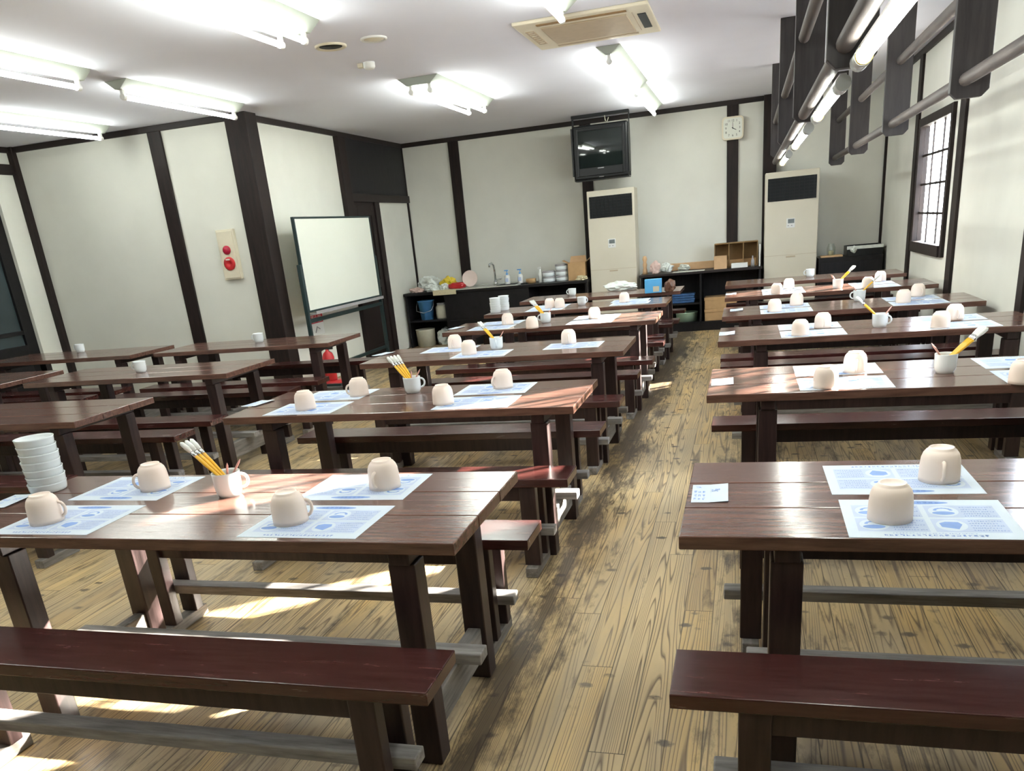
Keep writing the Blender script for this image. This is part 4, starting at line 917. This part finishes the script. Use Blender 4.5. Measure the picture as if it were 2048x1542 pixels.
# black cabinet, crate and jar by the right corner
cb = thing('black_cabinet', 'low black cabinet in the right corner behind the tables', 'cabinet', (1.23, 11.3, 0))
MB().box(-0.36, 0.37, -0.25, 0.24, 0.0, 0.78).done('cabinet_body', 'blackwood', cb, 0.004)
MB().box(-0.33, 0.34, -0.256, -0.25, 0.45, 0.72).done('cabinet_door', 'panelwood', cb, 0.003)
MB().box(-0.33, 0.34, -0.256, -0.25, 0.08, 0.42).done('cabinet_door', 'panelwood', cb, 0.003)
cr = thing('black_crate', 'black open crate lined with plastic on the corner cabinet', 'crate', (1.395, 11.28, 0.78))
MB().box(-0.20, 0.20, -0.2, 0.2, 0, 0.006).box(-0.20, 0.20, -0.2, -0.194, 0.006, 0.11).box(-0.20, 0.20, 0.194, 0.2, 0.006, 0.11).box(-0.20, -0.194, -0.194, 0.194, 0.006, 0.11).box(0.194, 0.20, -0.194, 0.194, 0.006, 0.11).done('crate_body', 'black', cr)
MB().box(-0.205, 0.205, -0.207, -0.2005, 0.075, 0.112).blob((-0.13, -0.22, 0.075), 0.035, 0.02, 0.04, 40, 0.5, 2).done('plastic_lining', 'bag', cr)
box1('wooden_tray', 'kraft', 'flat tan tray on the corner cabinet under the glass jar', 'tray', 0.90, 1.15, 11.10, 11.30, 0.78, 0.80)
gj = thing('glass_jar', 'small clear glass jar on the tan tray', 'jar', (1.02, 11.2, 0.80))
MB().lathe([(0, 0), (0.045, 0), (0.05, 0.015), (0.05, 0.09), (0.035, 0.12), (0.035, 0.135)], 24).done('jar_body', 'jar', gj)
MB().lathe([(0.0, 0.004), (0.03, 0.004), (0.03, 0.05), (0.0, 0.055)], 18).done('jar_content', 'ffoam', gj)

# ------------------------------------------------------------------ tree outside (dapples the sunlight)
def tree(x, y, h, r_, n, seed, lab):
    R_ = random.Random(seed); t = thing('garden_tree', lab, 'tree', (x, y, -0.3))
    b = MB().tube([(0, 0, 0), (0.05, 0.05, h*0.4), (-0.05, 0.0, h*0.8)], [0.09, 0.07, 0.03], 8)
    for k in range(7):
        a = k*2.4; b.tube([(0, 0, h*(0.35+0.07*k)), (math.cos(a)*r_*0.8, math.sin(a)*r_*0.8, h*(0.5+0.07*k))], [0.03, 0.008], 6)
    b.done('trunk', 'bark', t)
    l = MB()
    for k in range(n):
        p = Vector((R_.gauss(0, 0.45), R_.gauss(0, 0.45), R_.gauss(0, 0.30)))*r_ + Vector((0, 0, h*0.75))
        a = Vector((R_.uniform(-1, 1), R_.uniform(-1, 1), R_.uniform(-0.6, 0.6))).normalized(); c_ = a.orthogonal().normalized(); s_ = R_.uniform(0.04, 0.08)
        l.quad([p-a*s_*1.6, p+c_*s_*0.7, p+a*s_*1.6, p-c_*s_*0.7])
    l.done('foliage', 'leaf', t, recalc=False)
tree(6.2, 8.4, 5.2, 1.5, 300, 3, 'leafy garden tree outside the right wall, nearer one')
tree(6.6, 12.6, 5.2, 1.6, 240, 5, 'leafy garden tree outside the window, farther one')
